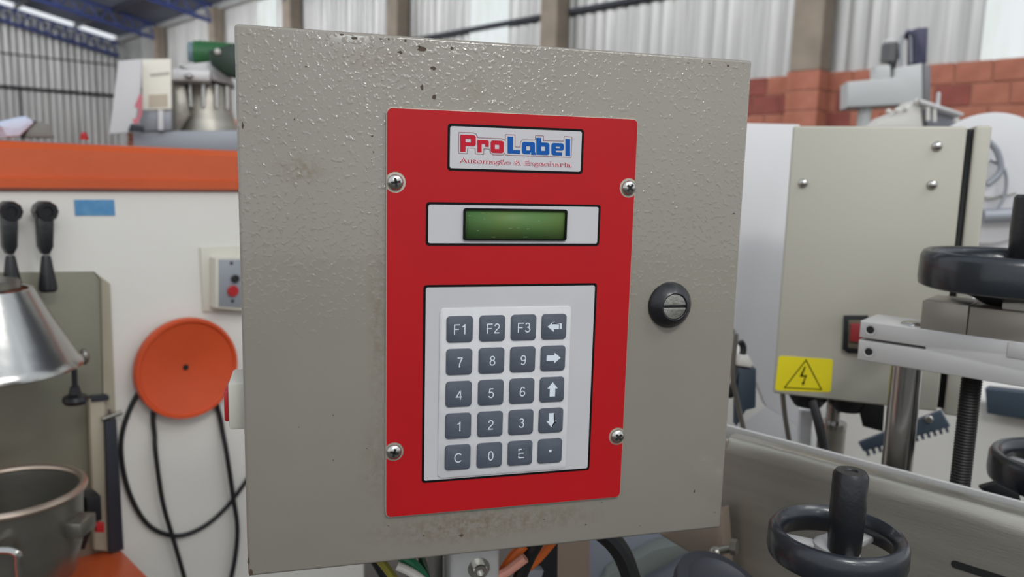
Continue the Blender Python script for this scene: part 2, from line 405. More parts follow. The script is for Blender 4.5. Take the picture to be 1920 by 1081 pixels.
# girts (dark horizontal rails) and pillars
for z in (3.62,):
    obj('girt', box(bmn(), -CORN, 4.5, -.02, .028, z-.035, z+.035), M_darksteel, wb)
pl = obj('pillar', box(bmn(), -.15, .15, -.24, 0, 0, EAVE, .01, 1), M_pillar, wb); pl.location = (-3.5, 0, 0)
for k in (2, 3, 4, 5):
    c = pl.copy(); COL.objects.link(c); c.parent = wb; c.location = (-3.5*k, 0, 0)
obj('pillar', box(bmn(), -.15, .16, -.22, .02, BRICKTOP, EAVE, .01, 1), M_pillar, wb)
obj('eave_beam', box(bmn(), -CORN, 4.5, -.12, .1, EAVE-.02, EAVE+.1), M_castgrey, wb)

# gable wall on the left
CP = P1-WD*CORN
YG = YB+PI/2
GD = -Vector((math.cos(YG), math.sin(YG), 0))   # from the corner towards the left/near
wl = bpy.data.objects.new('wall_left', None)
SL = .20
bm = bmn(); box(bm, -9, 0, .04, .2, 0, 1.2)
wl = obj('wall_left', bm, M_mortar); wl['kind'] = 'structure'; wl.location = CP; wl.rotation_euler = (0, 0, YG)
# sheets each cut to the slope: x from corner negative
n = 0
for k in range(10):
    x0 = -SW*(k+1); bm = sheet_mesh(SW, 5, 1.)
    for v in bm.verts:
        if v.co.z > .5: v.co.z = (EAVE-.12+SL*-(x0+v.co.x))-1.2
        v.co.z += 1.2; v.co.x += x0
    obj('cladding_sheet', bm, M_sheet, wl, ang=20)
obj('girt', box(bmn(), -9, 0, -.06, .0, 3.46, 3.54), M_darksteel, wl)
obj('girt', box(bmn(), -9, 0, -.03, .0, 4.35, 4.38), M_darksteel, wl)
obj('sag_rod', box(bmn(), -2.65, -2.61, -.05, .0, 1.2, 3.5), M_darksteel, wl)
def lattice(name, parent, x0, x1, yy, zf, h, n, m):
    """lattice girder along local x, top chord following zf(x)"""
    bm = bmn(); t = .035
    def bar(a, b, r=.03):
        rod(bm, (a[0], yy, a[1]), (b[0], yy, b[1]), r, 6)
    for i in range(n):
        a = x0+(x1-x0)*i/n; b = x0+(x1-x0)*(i+1)/n; c = (a+b)/2
        bar((a, zf(a)), (b, zf(b)), .045); bar((a, zf(a)-h), (b, zf(b)-h), .045)
        bar((a, zf(a)-h), (c, zf(c)), .02); bar((c, zf(c)), (b, zf(b)-h), .02)
    return obj(name, bm, m, parent)
obj('corner_post', box(bmn(), -.16, .2, -.12, .16, 0, EAVE+.1, .01, 1), M_castgrey, wl)
gz = lambda x: EAVE-.14-SL*x
lattice('roof_truss', wl, -9, -.2, -.35, gz, .36, 30, M_bluesteel)

# roof: ceiling with trusses and purlins
ce_bm = bmn()
NX, S1 = 90, 7.2
prof = []
k = 0; s = 0
xs = -CORN
vsA = []
while xs < 4.5:
    vsA.append((xs, 0)); vsA.append((xs+.09, 0)); vsA.append((xs+.12, .03)); vsA.append((xs+.17, .03)); xs += .2
a = [ce_bm.verts.new((x, .3, EAVE+.10+z-.06)) for x, z in vsA]; b = [ce_bm.verts.new((x, -S1, EAVE+.10+z+SL*S1)) for x, z in vsA]
for i in range(len(vsA)-1): ce_bm.faces.new((a[i], b[i], b[i+1], a[i+1]))
ce = obj('ceiling', ce_bm, M_darkroof, ang=15); ce['kind'] = 'structure'; ce.location = P1; ce.rotation_euler = (0, 0, YB)
for s in (1.2, 2.6, 4.0, 5.4, 6.8):
    z = EAVE+SL*s
    obj('purlin', box(bmn(), -CORN, 4.5, -s-.03, -s+.03, z-.05, z+.07), M_darksteel, ce)
for k in range(0, 6):
    bm = bmn(); xx = -3.5*k
    def bar(s0, z0, s1, z1, r): rod(bm, (xx, -s0, z0), (xx, -s1, z1), r, 6)
    N_ = 16
    for i in range(N_):
        s0 = .2+S1*i/N_*.97; s1 = .2+S1*(i+1)/N_*.97; c = (s0+s1)/2; zt = lambda q: EAVE+.0+SL*q; h = .34
        bar(s0, zt(s0), s1, zt(s1), .045); bar(s0, zt(s0)-h, s1, zt(s1)-h, .045); bar(s0, zt(s0)-h, c, zt(c), .022); bar(c, zt(c), s1, zt(s1)-h, .022)
    obj('roof_truss', bm, M_bluesteel, ce)

# ------------------------------------------------------------------ the grey control box
O = Vector((-.1704, .48, 1.5863))
BW, BH = .3506, .3538
cb = thing('control_box', 'grey textured metal control box with a red keypad panel, in the foreground', 'control box', (O.x, O.y, O.z-BH), BOXYAW)
def V(v): return BH-v/1000
obj('door', box(bmn(), 0, BW, 0, .016, 0, BH, .0022, 3), M_door, cb)
obj('body', box(bmn(), .010, BW-.008, .0165, .19, .006, BH-.006, .002, 2), M_doorbody, cb)
obj('door_seal', box(bmn(), .014, BW-.014, .0155, .0175, .012, BH-.012), M_rubber, cb)
# faceplate with its printed film
pu0, pu1, pv0, pv1 = .0909, .2632, BH-.3197, BH-.0453
fp = obj('faceplate', prism(bmn(), rrect(pu0-.0006, pu1+.0004, pv0-.0004, pv1+.0004, .0035), -.0016, 0, .0002), M_plateedge, cb)
SCR = [(.0963, V(92.)), (.2588, V(92.2)), (.0960, V(273.2)), (.2590, V(272.8))]
def sticker():
    bm = bmn(); y = -.00175
    x0, x1, z0, z1 = pu0, pu1, pv0, pv1; r = .0035
    pts = []
    def corner(cx, cz, a0):
        for k in range(6):
            a = R(a0+90*k/5); pts.append((cx+r*math.cos(a), cz+r*math.sin(a)))
    def notch(cx, cz, side, down):
        rr = .0068 if down == 0 else .0066
        dx = (x1-cx) if side > 0 else (x0-cx); a = math.acos(min(1, abs(dx)/rr))
        # arc through the inside
        if side > 0: A = [(-PI*0+ (a) + (2*PI-2*a)*k/14) for k in range(15)]
        else: A = [PI+a+(2*PI-2*a)*k/14 for k in range(15)]
        return [(cx+rr*math.cos(q), cz+rr*math.sin(q)) for q in A]
    corner(x1-r, z1-r, 0); corner(x0+r, z1-r, 90)
    # going down the left side: notch circles, then left-bottom corner, right side upwards
    pts += notch(SCR[0][0], SCR[0][1], -1, 0)[::-1]
    pts += notch(SCR[2][0], SCR[2][1], -1, 1)[::-1]
    corner(x0+r, z0+r, 180); corner(x1-r, z0+r, 270)
    pts += notch(SCR[3][0], SCR[3][1], 1, 1)[::-1]
    pts += notch(SCR[1][0], SCR[1][1], 1, 0)[::-1]
    prism(bm, pts, y, -.0015)
    bmesh.ops.triangulate(bm, faces=[f for f in bm.faces if len(f.verts) > 4])
    return bm
obj('printed_film', sticker(), M_sticker, fp, 'red film with notches round the four screws')
# exposed pale metal in notches comes from the faceplate itself
def window(name, u0, u1, v0, v1, mi, lab, bord=.0016):
    bm = bmn(); y = -.0018
    prism(bm, rrect(u0/1000, u1/1000, V(v1), V(v0), .0022), y-.0001, -.0017, mi=0)
    prism(bm, rrect(u0/1000+bord, u1/1000-bord, V(v1)+bord, V(v0)-bord, .0014), y-.0002, -.0017, mi=1)
    return obj(name, bm, [M_ink, mi], fp, lab)
window('logo_window', 130., 224.1, 53.4, 83.6, M_film, 'pale logo window with a black border')
window('display_window', 116.3, 238.4, 104.3, 132.9, M_film, 'pale display window with a black border')
window('keypad_window', 115.1, 238.1, 159.2, 297.0, M_film, 'pale keypad window with a black border')
# display
bm = bmn()
box(bm, .1415, .2134, -.0024, -.0017, V(129.0), V(108.2), .0002, 1)
lcd0 = bmn(); YF = -.0021
ring_o = rrect(.1412, .2137, V(129.3), V(107.9), .0018); ring_i = rrect(.1425, .2124, V(128.2), V(109.0), .001)
def ring(bm, o, i, y0, y1, mi=0):
    n = len(o); A = [bm.verts.new((p[0], y0, p[1])) for p in o]; B = [bm.verts.new((p[0], y0, p[1])) for p in i]
    C = [bm.verts.new((p[0], y1, p[1])) for p in o]; D = [bm.verts.new((p[0], y1, p[1])) for p in i]; fs = []
    for k in range(n):
        j = (k+1) % n
        fs += [bm.faces.new((A[k], A[j], B[j], B[k])), bm.faces.new((A[k], C[k], C[j], A[j])), bm.faces.new((B[k], B[j], D[j], D[k]))]
    for f in fs: f.material_index = mi
    bmesh.ops.recalc_face_normals(bm, faces=fs); return bm
bm.free()
dp = obj('display_frame', ring(bmn(), ring_o, ring_i, -.0034, -.0018), M_ink, cb, 'black frame of the display')
obj('lcd_screen', box(bmn(), .1423, .2126, -.00215, -.0018, V(128.4), V(108.8)), M_lcd, dp)
bm = bmn()
for px, py, a, b in ((880, 404, 1.0, .25), (905, 399, 1.4, .2), (918, 401, .9, .3), (957, 428, 1.3, .2), (972, 427, .8, .2), (990, 429, 1.1, .2), (896, 432, .6, .2), (1010, 414, .3, .4), (925, 444, 1.6, .15), (985, 444, 1.4, .15), (908, 410, .2, .5)):
    q = lp(cb, px, py, -.0022); flat(bm, [(q.x-a*.0012, q.z-b*.0007), (q.x+a*.0012, q.z-b*.0003), (q.x+a*.0010, q.z+b*.0008), (q.x-a*.0009, q.z+b*.0004)], -.00218)
obj('scratches', bm, mat('pale_scratch', (128, 146, 104), .6, spec=.2), dp)
# logo, drawn from the lettering: coordinates in a 6.62x blow-up of the logo window
def LG(x, y): # deskewed drawing units -> door metres
    px = 820+x/6.62; py = 220+(y+.041*(x-285))/6.62
    q = lp(cb, px, py, -.0021); return (q.x, q.z)
def quad(bm, x0, x1, y0, y1, y, mi=0, ch=(0, 0, 0, 0), c=16):
    P = []
    for (cx, cy, k, sx, sy) in ((x0, y0, 0, 1, 1), (x1, y0, 1, -1, 1), (x1, y1, 2, -1, -1), (x0, y1, 3, 1, -1)):
        if ch[k]:
            a = (cx, cy+sy*c); b = (cx+sx*c*.35, cy+sy*c*.35); d = (cx+sx*c, cy)
            P += [a, b, d] if k in (0, 2) else [d, b, a]
        else: P.append((cx, cy))
    flat(bm, [LG(*p) for p in P], y, mi)
lr = bmn(); yy = -.00215
quad(lr, 285, 350, 212, 423, yy); quad(lr, 350, 415, 212, 262, yy); quad(lr, 415, 478, 212, 352, yy, ch=(0, 1, 1, 0), c=24); quad(lr, 350, 415, 305, 352, yy)
quad(lr, 497, 550, 269, 423, yy); quad(lr, 550, 592, 269, 318, yy); quad(lr, 592, 640, 269, 352, yy, ch=(0, 1, 0, 0), c=20)
quad(lr, 662, 715, 269, 423, yy, ch=(1, 0, 0, 1), c=24); quad(lr, 715, 768, 269, 320, yy); quad(lr, 715, 768, 372, 423, yy); quad(lr, 768, 825, 269, 423, yy, ch=(0, 1, 1, 0), c=24)
lb = bmn()
quad(lb, 872, 940, 212, 423, yy); quad(lb, 940, 1028, 376, 423, yy)
quad(lb, 1050, 1104, 269, 423, yy, ch=(1, 0, 0, 1), c=26); quad(lb, 1104, 1152, 269, 322, yy); quad(lb, 1104, 1152, 374, 423, yy); quad(lb, 1152, 1212, 269, 400, yy, ch=(0, 1, 0, 0), c=20); quad(lb, 1164, 1220, 398, 427, yy)
quad(lb, 1228, 1290, 212, 423, yy); quad(lb, 1290, 1336, 269, 318, yy); quad(lb, 1290, 1336, 372, 423, yy); quad(lb, 1336, 1392, 269, 423, yy, ch=(0, 1, 1, 0), c=26)
quad(lb, 1415, 1470, 269, 423, yy, ch=(1, 0, 0, 1), c=26); quad(lb, 1470, 1520, 269, 313, yy); quad(lb, 1520, 1570, 269, 360, yy, ch=(0, 1, 1, 0), c=22); quad(lb, 1470, 1520, 334, 360, yy); quad(lb, 1470, 1548, 382, 423, yy)
quad(lb, 1590, 1648, 212, 423, yy)
obj('logo_lettering', lr, M_logored, fp, 'red letters Pro')
obj('logo_lettering', lb, M_logoblue, fp, 'blue letters Label')
ol = bmn()
OUT = [(268,185),(450,190),(482,203),(503,250),(790,263),(825,272),(845,290),(845,212),(965,216),(965,365),(1028,368),(1033,305),(1060,278),(1215,280),(1218,224),(1318,228),(1318,288),(1570,294),(1575,236),(1672,241),(1660,496),(845,466),(838,440),(815,465),(690,463),(660,440),(645,392),(578,388),(575,458),(472,452),(470,382),(375,378),(374,450),(265,446),(268,185)]
for (xa, ya), (xb, yb) in zip(OUT, OUT[1:]):
    dx, dy = xb-xa, yb-ya; Ln = math.hypot(dx, dy); nx, ny = -dy/Ln*2.7, dx/Ln*2.7
    pts = []
    for (a, b) in ((xa+nx, ya+ny), (xb+nx, yb+ny), (xb-nx, yb-ny), (xa-nx, ya-ny)):
        q = lp(cb, 820+a/6.62, 220+b/6.62, -.0021); pts.append((q.x, q.z))
    flat(ol, pts, -.00213)
obj('logo_outline', ol, M_outline, fp, 'thin dark red outline round the logo')
def subtext(mi, bold, y):
    bm = bmn(); vs, fs, tw, th = text_mesh('Automação & Engenharia', bold=bold)
    VV = [bm.verts.new((lambda q: (q[0], y, q[1]))(LG(268+a/tw*1400, 518+84-b/th*84-18+ -0))) for a, b in vs]
    for f in fs:
        try: bm.faces.new([VV[i] for i in f])
        except ValueError: pass
    return bm
obj('logo_subtitle', subtext(0, .03, -.00213), mat('subtitle_red', (150, 24, 46), .6, spec=.2), fp, 'red outlined words Automação & Engenharia')
obj('logo_subtitle', subtext(0, -.014, -.00217), M_pink, fp, 'pale filling of the words Automação & Engenharia')
# lettering of the keys: plain strokes in the style of a grotesque typeface, cap height 1
def arc(cx, cy, rx, ry, a0, a1, n=18): return [(cx+rx*math.cos(R(a0+(a1-a0)*k/n)), cy+ry*math.sin(R(a0+(a1-a0)*k/n))) for k in range(n+1)]
six = [arc(.28, .30, .22, .25, 0, 360, 24), [(.062, .34), (.065, .50), (.09, .68), (.15, .83), (.23, .92), (.32, .945), (.41, .91), (.47, .80)]]
GL = {'0': ([arc(.28, .5, .22, .445, 0, 360, 26)], .56), '1': ([[(.33, 0), (.33, 1)], [(.33, .92), (.25, .82), (.10, .73)]], .50),
 '2': ([arc(.28, .71, .21, .235, 172, -25, 14)+[(.40, .50), (.22, .32), (.11, .19), (.07, .055), (.51, .055)]], .56),
 '3': ([arc(.27, .745, .185, .20, 160, -80, 14)+[(.25, .54)], [(.22, .535)]+arc(.27, .29, .22, .237, 80, -165, 16)], .55),
 '4': ([[(.41, 0), (.41, .97)], [(.42, .96), (.04, .28), (.56, .28)]], .58),
 '5': ([[(.48, .945), (.15, .945), (.085, .50)], arc(.27, .33, .225, .275, 145, -160, 18)], .56), '6': (six, .56),
 '7': ([[(.04, .945), (.52, .945)], [(.50, .93), (.36, .68), (.25, .38), (.21, 0)]], .56),
 '8': ([arc(.28, .735, .185, .21, 0, 360, 22), arc(.28, .285, .225, .235, 0, 360, 24)], .56),
 '9': ([[(.56-x, 1-y) for x, y in st] for st in six], .56),
 'F': ([[(.08, 0), (.08, .945), (.58, .945)], [(.08, .50), (.50, .50)]], .62), 'E': ([[(.62, .055), (.08, .055), (.08, .945), (.60, .945)], [(.08, .51), (.56, .51)]], .66),
 'C': ([arc(.40, .5, .34, .445, 42, 318, 24)], .78)}
def ribbon(bm, pts, w, y, mi):
    L_, R_ = [], []; n = len(pts); cl = math.hypot(pts[0][0]-pts[-1][0], pts[0][1]-pts[-1][1]) < 1e-7
    for i, p in enumerate(pts):
        a = pts[i-1] if i > 0 else (pts[-2] if cl else pts[0]); b = pts[i+1] if i < n-1 else (pts[1] if cl else pts[-1])
        d1 = Vector((p[0]-a[0], p[1]-a[1])); d2 = Vector((b[0]-p[0], b[1]-p[1]))
        if d1.length < 1e-9: d1 = d2.copy()
        if d2.length < 1e-9: d2 = d1.copy()
        d1.normalize(); d2.normalize(); n1 = Vector((-d1.y, d1.x)); n2 = Vector((-d2.y, d2.x)); m_ = n1+n2
        m_ = m_.normalized() if m_.length > .2 else n1
        k = w/2/max(.45, m_.dot(n1)); L_.append((p[0]+m_.x*k, p[1]+m_.y*k)); R_.append((p[0]-m_.x*k, p[1]-m_.y*k))
    for i in range(n-1): flat(bm, [L_[i], L_[i+1], R_[i+1], R_[i]], y, mi)
def write(bm, s, cx, cz, h, y, mi):
    tot = sum(GL[c][1] for c in s)+.10*(len(s)-1); x = -tot/2
    for c in s:
        for st in GL[c][0]: ribbon(bm, [(cx+(x+px)*h*1.06, cz+(py-.5)*h) for px, py in st], .102*h, y, mi)
        x += GL[c][1]+.10
# keypad
kp = obj('keypad', prism(bmn(), rrect(.1262, .2195, V(294.2), V(175.), .003), -.0027, -.0018, .0003), M_overlay, cb, 'glossy pale membrane keypad')
KU = (139.8, 162.4, 184.7, 206.8); KV = (189.4, 212.0, 234.6, 257.2, 279.8)
KEYS = [['F1', 'F2', 'F3', '<'], ['7', '8', '9', '>'], ['4', '5', '6', '^'], ['1', '2', '3', 'v'], ['C', '0', 'E', '.']]
def arrow(d, cx, cz):
    L, Hh, hl, s = .0052, .0039, .0044, .0020
    P = [(-L, s), (L-hl-.0003, s), (L-hl-.0003, Hh), (L, 0), (L-hl-.0003, -Hh), (L-hl-.0003, -s), (-L, -s)]
    a = {'>': 0, '^': 90, '<': 180, 'v': 270}[d]; ca, sa = round(math.cos(R(a))), round(math.sin(R(a)))
    return [(cx+x*ca-z*sa, cz+x*sa+z*ca) for x, z in P]
names = {'<': 'left arrow, scratched', '>': 'right arrow', '^': 'up arrow', 'v': 'down arrow, worn edges', '.': 'dot', 'E': 'letter E, worn', 'C': 'letter C'}
for r_, row in enumerate(KEYS):
    for c_, s in enumerate(row):
        cx, cz = KU[c_]/1000, V(KV[r_]); bm = bmn(); h = .0091
        prism(bm, rrect(cx-h, cx+h, cz-h, cz+h, .0026), -.0034, -.0027, .0003)
        y = -.00343
        jx = random.uniform(.0002, .0010); jz = random.uniform(-.0006, 0)
        if s in '<>^v':
            fc = flat(bm, arrow(s, cx+.0004, cz+.0002), y, 1); bmesh.ops.triangulate(bm, faces=[fc])
            if s == '<':
                for q in ([(-.001, .0024), (.0035, .0020), (.0035, .0016), (-.001, .0019)], [(.0036, .0018), (.0041, .0018), (.0039, -.0018), (.0035, -.0018)], [(-.0012, .0036), (-.0006, .0036), (.0006, .0020), (-.0001, .0020)], [(-.0016, .0022), (-.0010, .0030), (-.0009, .0022), (-.0013, .0012)]):
                    flat(bm, [(cx+a, cz+b) for a, b in q], y-.00004, 2)
            if s == 'v':
                for q in ([(.0019, .0050), (.0025, .0048), (.0031, -.0006), (.0022, -.0004)], [(.0030, -.0004), (.0038, -.0012), (.0010, -.0046), (.0008, -.0038)]):
                    flat(bm, [(cx+a, cz+b) for a, b in q], y-.00004, 2)
        elif s == '.':
            flat(bm, [(cx+a*.0009+.0003, cz+b*.0009) for a, b in ((-1, -1), (1, -1), (1, 1), (-1, 1))], y, 1)
        else:
            write(bm, s, cx+jx, cz+jz, .0069, y, 1)
            if s == 'E':
                for q in ([(-.0022, .0014), (.0026, .0016), (.0030, .0008), (-.0022, .0004)], [(-.002, -.0012), (.0026, -.0014), (.002, -.002), (-.002, -.002)], [(.0016, .0036), (.0038, .002), (.0034, .0010), (.0012, .0026)], [(.0062, .005), (.0076, .004), (.0074, -.004), (.0068, -.003)], [(-.0078, .002), (-.007, .001), (-.0072, -.003), (-.008, -.002)]):
                    flat(bm, [(cx+a, cz+b) for a, b in q], y-.00004, 3)
        obj('key', bm, [M_key, M_legend, M_ink, mat('worn_key_dark', (66, 74, 80), .5)], kp, 'slate grey key marked '+names.get(s, s))
# crease mark right of the keypad
# screws
def screw_bm(r=.0052):
    bm = bmn(); lathe(bm, [(0, .0004), (r, .0004), (r, .0009), (r*.93, .0017), (r*.72, .0026), (r*.4, .0031), (0, .0033)], (0, 0, 0), (0, -1, 0), 28)
    for a in (20, 110):
        ca, sa = math.cos(R(a)), math.sin(R(a)); w, l = .0008, .0030
        P = [(-l, -w), (l, -w), (l, w), (-l, w)]; y = -.00335
        vs = [bm.verts.new((x*ca-z*sa, y, x*sa+z*ca)) for x, z in P]; f_ = bm.faces.new(vs); f_.material_index = 1
        f_.normal_update();
        if f_.normal.y > 0: f_.normal_flip()
    return bm
s0 = obj('screw', screw_bm(), [M_screw, M_dark], cb)
for k, (x, z) in enumerate(SCR):
    c = s0 if k == 0 else s0.copy()
    if k: COL.objects.link(c); c.parent = cb
    c.location = (x, -.0013, z); c.rotation_euler = (0, [.2, -.5, .6, 1.2][k], 0)
    if k in (0,): pass
# worn pale paint around screws (bare plate shows in the notches)
# lock
lk = obj('lock', lathe(bmn(), [(0, 0), (.0168, 0), (.0168, .0012), (.0160, .0028), (.0112, .0085), (.0098, .0092), (.0094, .0090), (.0092, .0070), (0, .0070)], (.2958, 0, V(176.1)), (0, -1, 0), 48), M_black, cb, 'black conical lock collar')
bm = bmn(); cx, cz = .2958, V(176.1)
for sgn in (1, -1):
    P = []
    for k in range(17):
        a = R(6)+(PI-R(12))*k/16; P.append((cx+.0090*math.cos(a), cz+sgn*.0090*math.sin(a)))
    prism(bm, P, -.0086, -.0068, .0003)
lf = obj('lock_barrel', bm, M_lockface, lk, 'scuffed metal lock face with a slot')
# chips in the paint
bm = bmn()
CH = [(792,92,9,4),(786,87,3,3),(640,65,4,2),(664,72,5,3),(714,73,4,1.5),(729,73,2,2),(750,98,5,2.5),(760,76,2.5,2),(847,91,3.5,3),(812,128,5,3.5),(791,164,3,6),(814,182,4.5,4),(574,125,2.5,1.5),(552,224,1.6,1.8),(455,235,2,5),(865,1003,6,3),(1302,921,1.8,4),(1376,400,3,1.5),(1128,941,2,1),(470,1072,4,8),(466,1050,2,7),(560,800,1,1),(687,840,1.6,1.2),(625,862,1.2,1.8),(625,778,1.5,1.2),(1340,960,1.3,1.3),(1020,973,3,1),(795,1003,1.5,2),(728,985,2,1),(1098,983,2,1.5),(1290,118,3,1),(1330,119,3,1.4),(1365,123,3,2.5),(1200,985,2,.8),(700,285,1.5,1.8),(698,255,2.2,1.6)]
for px, py, a, b in CH:
    q = lp(cb, px, py, 0); P = []
    for k in range(9):
        g = 2*PI*k/9; rr = random.uniform(.6, 1.25); P.append((q.x+a*.00036*rr*math.cos(g), q.z+b*.00036*rr*math.sin(g)))
    flat(bm, P, -.00006)
obj('paint_chips', bm, M_chip, cb, 'dark chips where the paint has gone', kind='stuff')
# rocker switch housing on the left side of the box
sx = bmn(); box(sx, -.012, .0098, .030, .070, V(262), V(229), .002, 2)
ms = obj('switch_housing', sx, M_offwhite, cb, 'white housing on the left side')
obj('rocker', box(bmn(), -.0155, -.0118, .036, .064, V(258), V(236), .0015, 2), M_red, ms)

# mounting post under the box, clamp
def under(px, py, y): return lp(cb, px, py, y)
mp = thing('mounting_post', 'bright steel post and clamp carrying the grey control box', 'post', (O.x+.13, O.y+.09, 0), BOXYAW)
bm = bmn(); q = lp(mp, 800, 1060, 0.); cyl(bm, (q.x+.006, .03, 0), (0, 0, 1), .012, BH*0+1.232); obj('post', bm, M_steel, mp)
q = lp(mp, 845, 1060, 0.); q2 = lp(mp, 938, 1060, 0.)
bm = bmn(); box(bm, q.x, q2.x, 0, .04, 1.15, 1.2325, .004, 3); cl = obj('clamp_block', bm, M_alu, mp)
q = lp(mp, 898, 1065, -.0005); bm = bmn(); lathe(bm, [(0, -.001), (.009, -.001), (.009, .0005), (.0062, .0005), (.0062, .006), (.0054, .007), (.003, .007), (.003, .003), (0, .003)], (q.x, 0, q.z), (0, -1, 0), 24)
obj('bolt', bm, M_screw, cl)

def cable(name, label, pts, Y, r, m, cat='cable', group=None):
    """pts: (px,py) or (px,py,Y)"""
    P = [at(p[0], p[1], p[2] if len(p) > 2 else Y) for p in pts]
    o = P[-1].copy(); bm = bmn(); tube(bm, [p-o for p in P], r, 10)
    ob = obj(name, bm, m); ob.location = o; return tag(ob, label, cat, group)
cable('cable', 'black cable hanging from under the left end of the control box', [(690, 1020), (715, 1062), (735, 1100), (760, 1160)], .62, .006, M_rubber)
cable('cable', 'yellow-green earth cable under the control box', [(705, 1040), (725, 1065), (755, 1110), (770, 1160)], .6, .0035, M_wirey)
cable('cable', 'dark green cable left of the mounting post', [(750, 1040), (775, 1058), (800, 1095), (815, 1160)], .58, .0045, M_wireg)
cable('cable', 'white cable beside the dark green cable', [(745, 1060), (775, 1075), (800, 1100), (812, 1160)], .57, .0035, M_wirew)
cable('cable', 'orange cable right of the clamp block', [(985, 1020), (960, 1045), (935, 1090), (925, 1150)], .60, .0045, M_wireo)
cable('cable', 'thin orange cable crossing behind the black hose', [(1040, 1010), (1010, 1045), (975, 1080), (950, 1140)], .64, .004, M_wireo)
cable('cable', 'pale pink cable twisted with the orange one', [(985, 1045), (955, 1068), (932, 1085), (905, 1140)], .585, .004, mat('pink_cable', (220, 150, 130), .45))
cable('hose', 'black hose between the two orange cables', [(1010, 1010), (990, 1045), (972, 1090), (960, 1150)], .60, .006, M_rubber, 'hose')
cable('hose', 'thick black hose curving down under the right part of the box', [(1120, 990), (1150, 1015), (1172, 1050), (1190, 1110), (1200, 1180)], .62, .0085, M_rubber, 'hose')
t = thing('bracket', 'dark upright bracket behind the orange cables', 'bracket', at(1025, 1060, .72), R(15))
bm = bmn(); pprism(bm, t, [(985, 1000), (1048, 990), (1046, 1200), (975, 1200)], 0, .03, .003); obj('bracket_plate', bm, M_black, t)
bm = bmn(); pprism(bm, t, [(985, 1065), (1020, 1070), (1008, 1110), (970, 1110)], -.012, -.001, .001); obj('clip', bm, M_grey, t)

# ------------------------------------------------------------------ left: filling machine with orange cover
base = at(100, 500, 1.25); base.z = 0
YF_ = R(45)
fm = thing('filling_machine', 'white filling machine body with an orange cover along its top', 'machine', base, YF_)
zt = lambda px, py: lp(fm, px, py, 0).z
xr = .60
zb_ = lp(fm, 200, 357, 0).z; zt_ = lp(fm, 0, 262, 0).z
bm = bmn(); box(bm, -1.0, xr, 0, .45, .12, zb_, .004, 2); obj('body', bm, M_white, fm)
# orange cover: a profile swept along the front
bm = bmn(); H = zt_-zb_
pr = [(-.006, zb_), (-.012, zb_+.004), (-.012, zb_+H*.24), (-.004, zb_+H*.27), (-.002, zb_+H*.85), (.006, zb_+H*.97), (.02, zb_+H), (.45, zb_+H), (.45, zb_)]
a = [bm.verts.new((-1.0, y, z)) for y, z in pr]; b = [bm.verts.new((xr, y, z)) for y, z in pr]
fs = [bm.faces.new(a), bm.faces.new(b[::-1])]+[bm.faces.new((a[i], a[(i+1) % len(pr)], b[(i+1) % len(pr)], b[i])) for i in range(len(pr))]
bmesh.ops.recalc_face_normals(bm, faces=fs); obj('cover', bm, M_orange, fm, 'orange sheet cover')
bm = bmn(); pprism(bm, fm, [(139, 374), (214, 374), (216, 404), (141, 404)], -.0012, 0); np_ = obj('nameplate', bm, M_blueplate, fm, 'small blue nameplate')
# orange disc with a hollow and a centre hole
q = lp(fm, 354, 691, -.03)
rd = abs(lp(fm, 354, 602, -.03).z-lp(fm, 354, 790, -.03).z)/2
bm = bmn(); lathe(bm, [(0, 0), (rd*.98, 0), (rd, .006), (rd, .016), (rd*.985, .020), (rd*.93, .020), (rd*.90, .016), (rd*.5, .008), (rd*.18, .005), (rd*.09, .0045), (rd*.06, .0045), (rd*.055, .001), (0, .001)], (q.x, -.012, q.z), (0, -1, 0), 56)
obj('round_cover', bm, M_orangeplast, fm, 'dished orange plastic disc'); dq = q
bm = bmn(); cyl(bm, (q.x, 0, q.z), (0, -1, 0), .018, .013); cyl(bm, (q.x, -.0128, q.z), (0, -1, 0), rd*.055, .0045, mi=1); obj('hub', bm, [M_black, M_dark], fm)
# operator box
t2 = fm
bm = bmn(); pprism(bm, fm, [(404, 484), (470, 484), (470, 584), (404, 578)], -.030, 0, .004); ob_ = obj('switch_box', bm, M_offwhite, fm, 'cream push-button box')
bm = bmn(); pprism(bm, fm, [(411, 486), (475, 486), (475, 578), (411, 574)], -.0318, -.030, .0005); obj('face', bm, M_grey, ob_)
q = lp(fm, 440, 522, -.032); bm = bmn(); cyl(bm, (q.x, -.0318, q.z), (0, -1, 0), .0075, .006, bev=.001); obj('button', bm, M_black, ob_, 'black push button')
q = lp(fm, 436, 545, -.032); bm = bmn(); cyl(bm, (q.x, -.0318, q.z), (0, -1, 0), .0105, .005, bev=.001); obj('button', bm, M_red, ob_, 'red push button')
for px, py in ((434, 493), (436, 564)):
    q = lp(fm, px, py, -.032); bm = bmn(); cyl(bm, (q.x, -.0318, q.z), (0, -1, 0), .003, .001); obj('screw', bm, M_dark, ob_)
bm = bmn(); pprism(bm, fm, [(376, 464), (470, 460), (470, 586), (382, 584)], -.006, 0, .002); obj('backing_plate', bm, M_offwhite, fm, 'cream plate behind the push-button box')
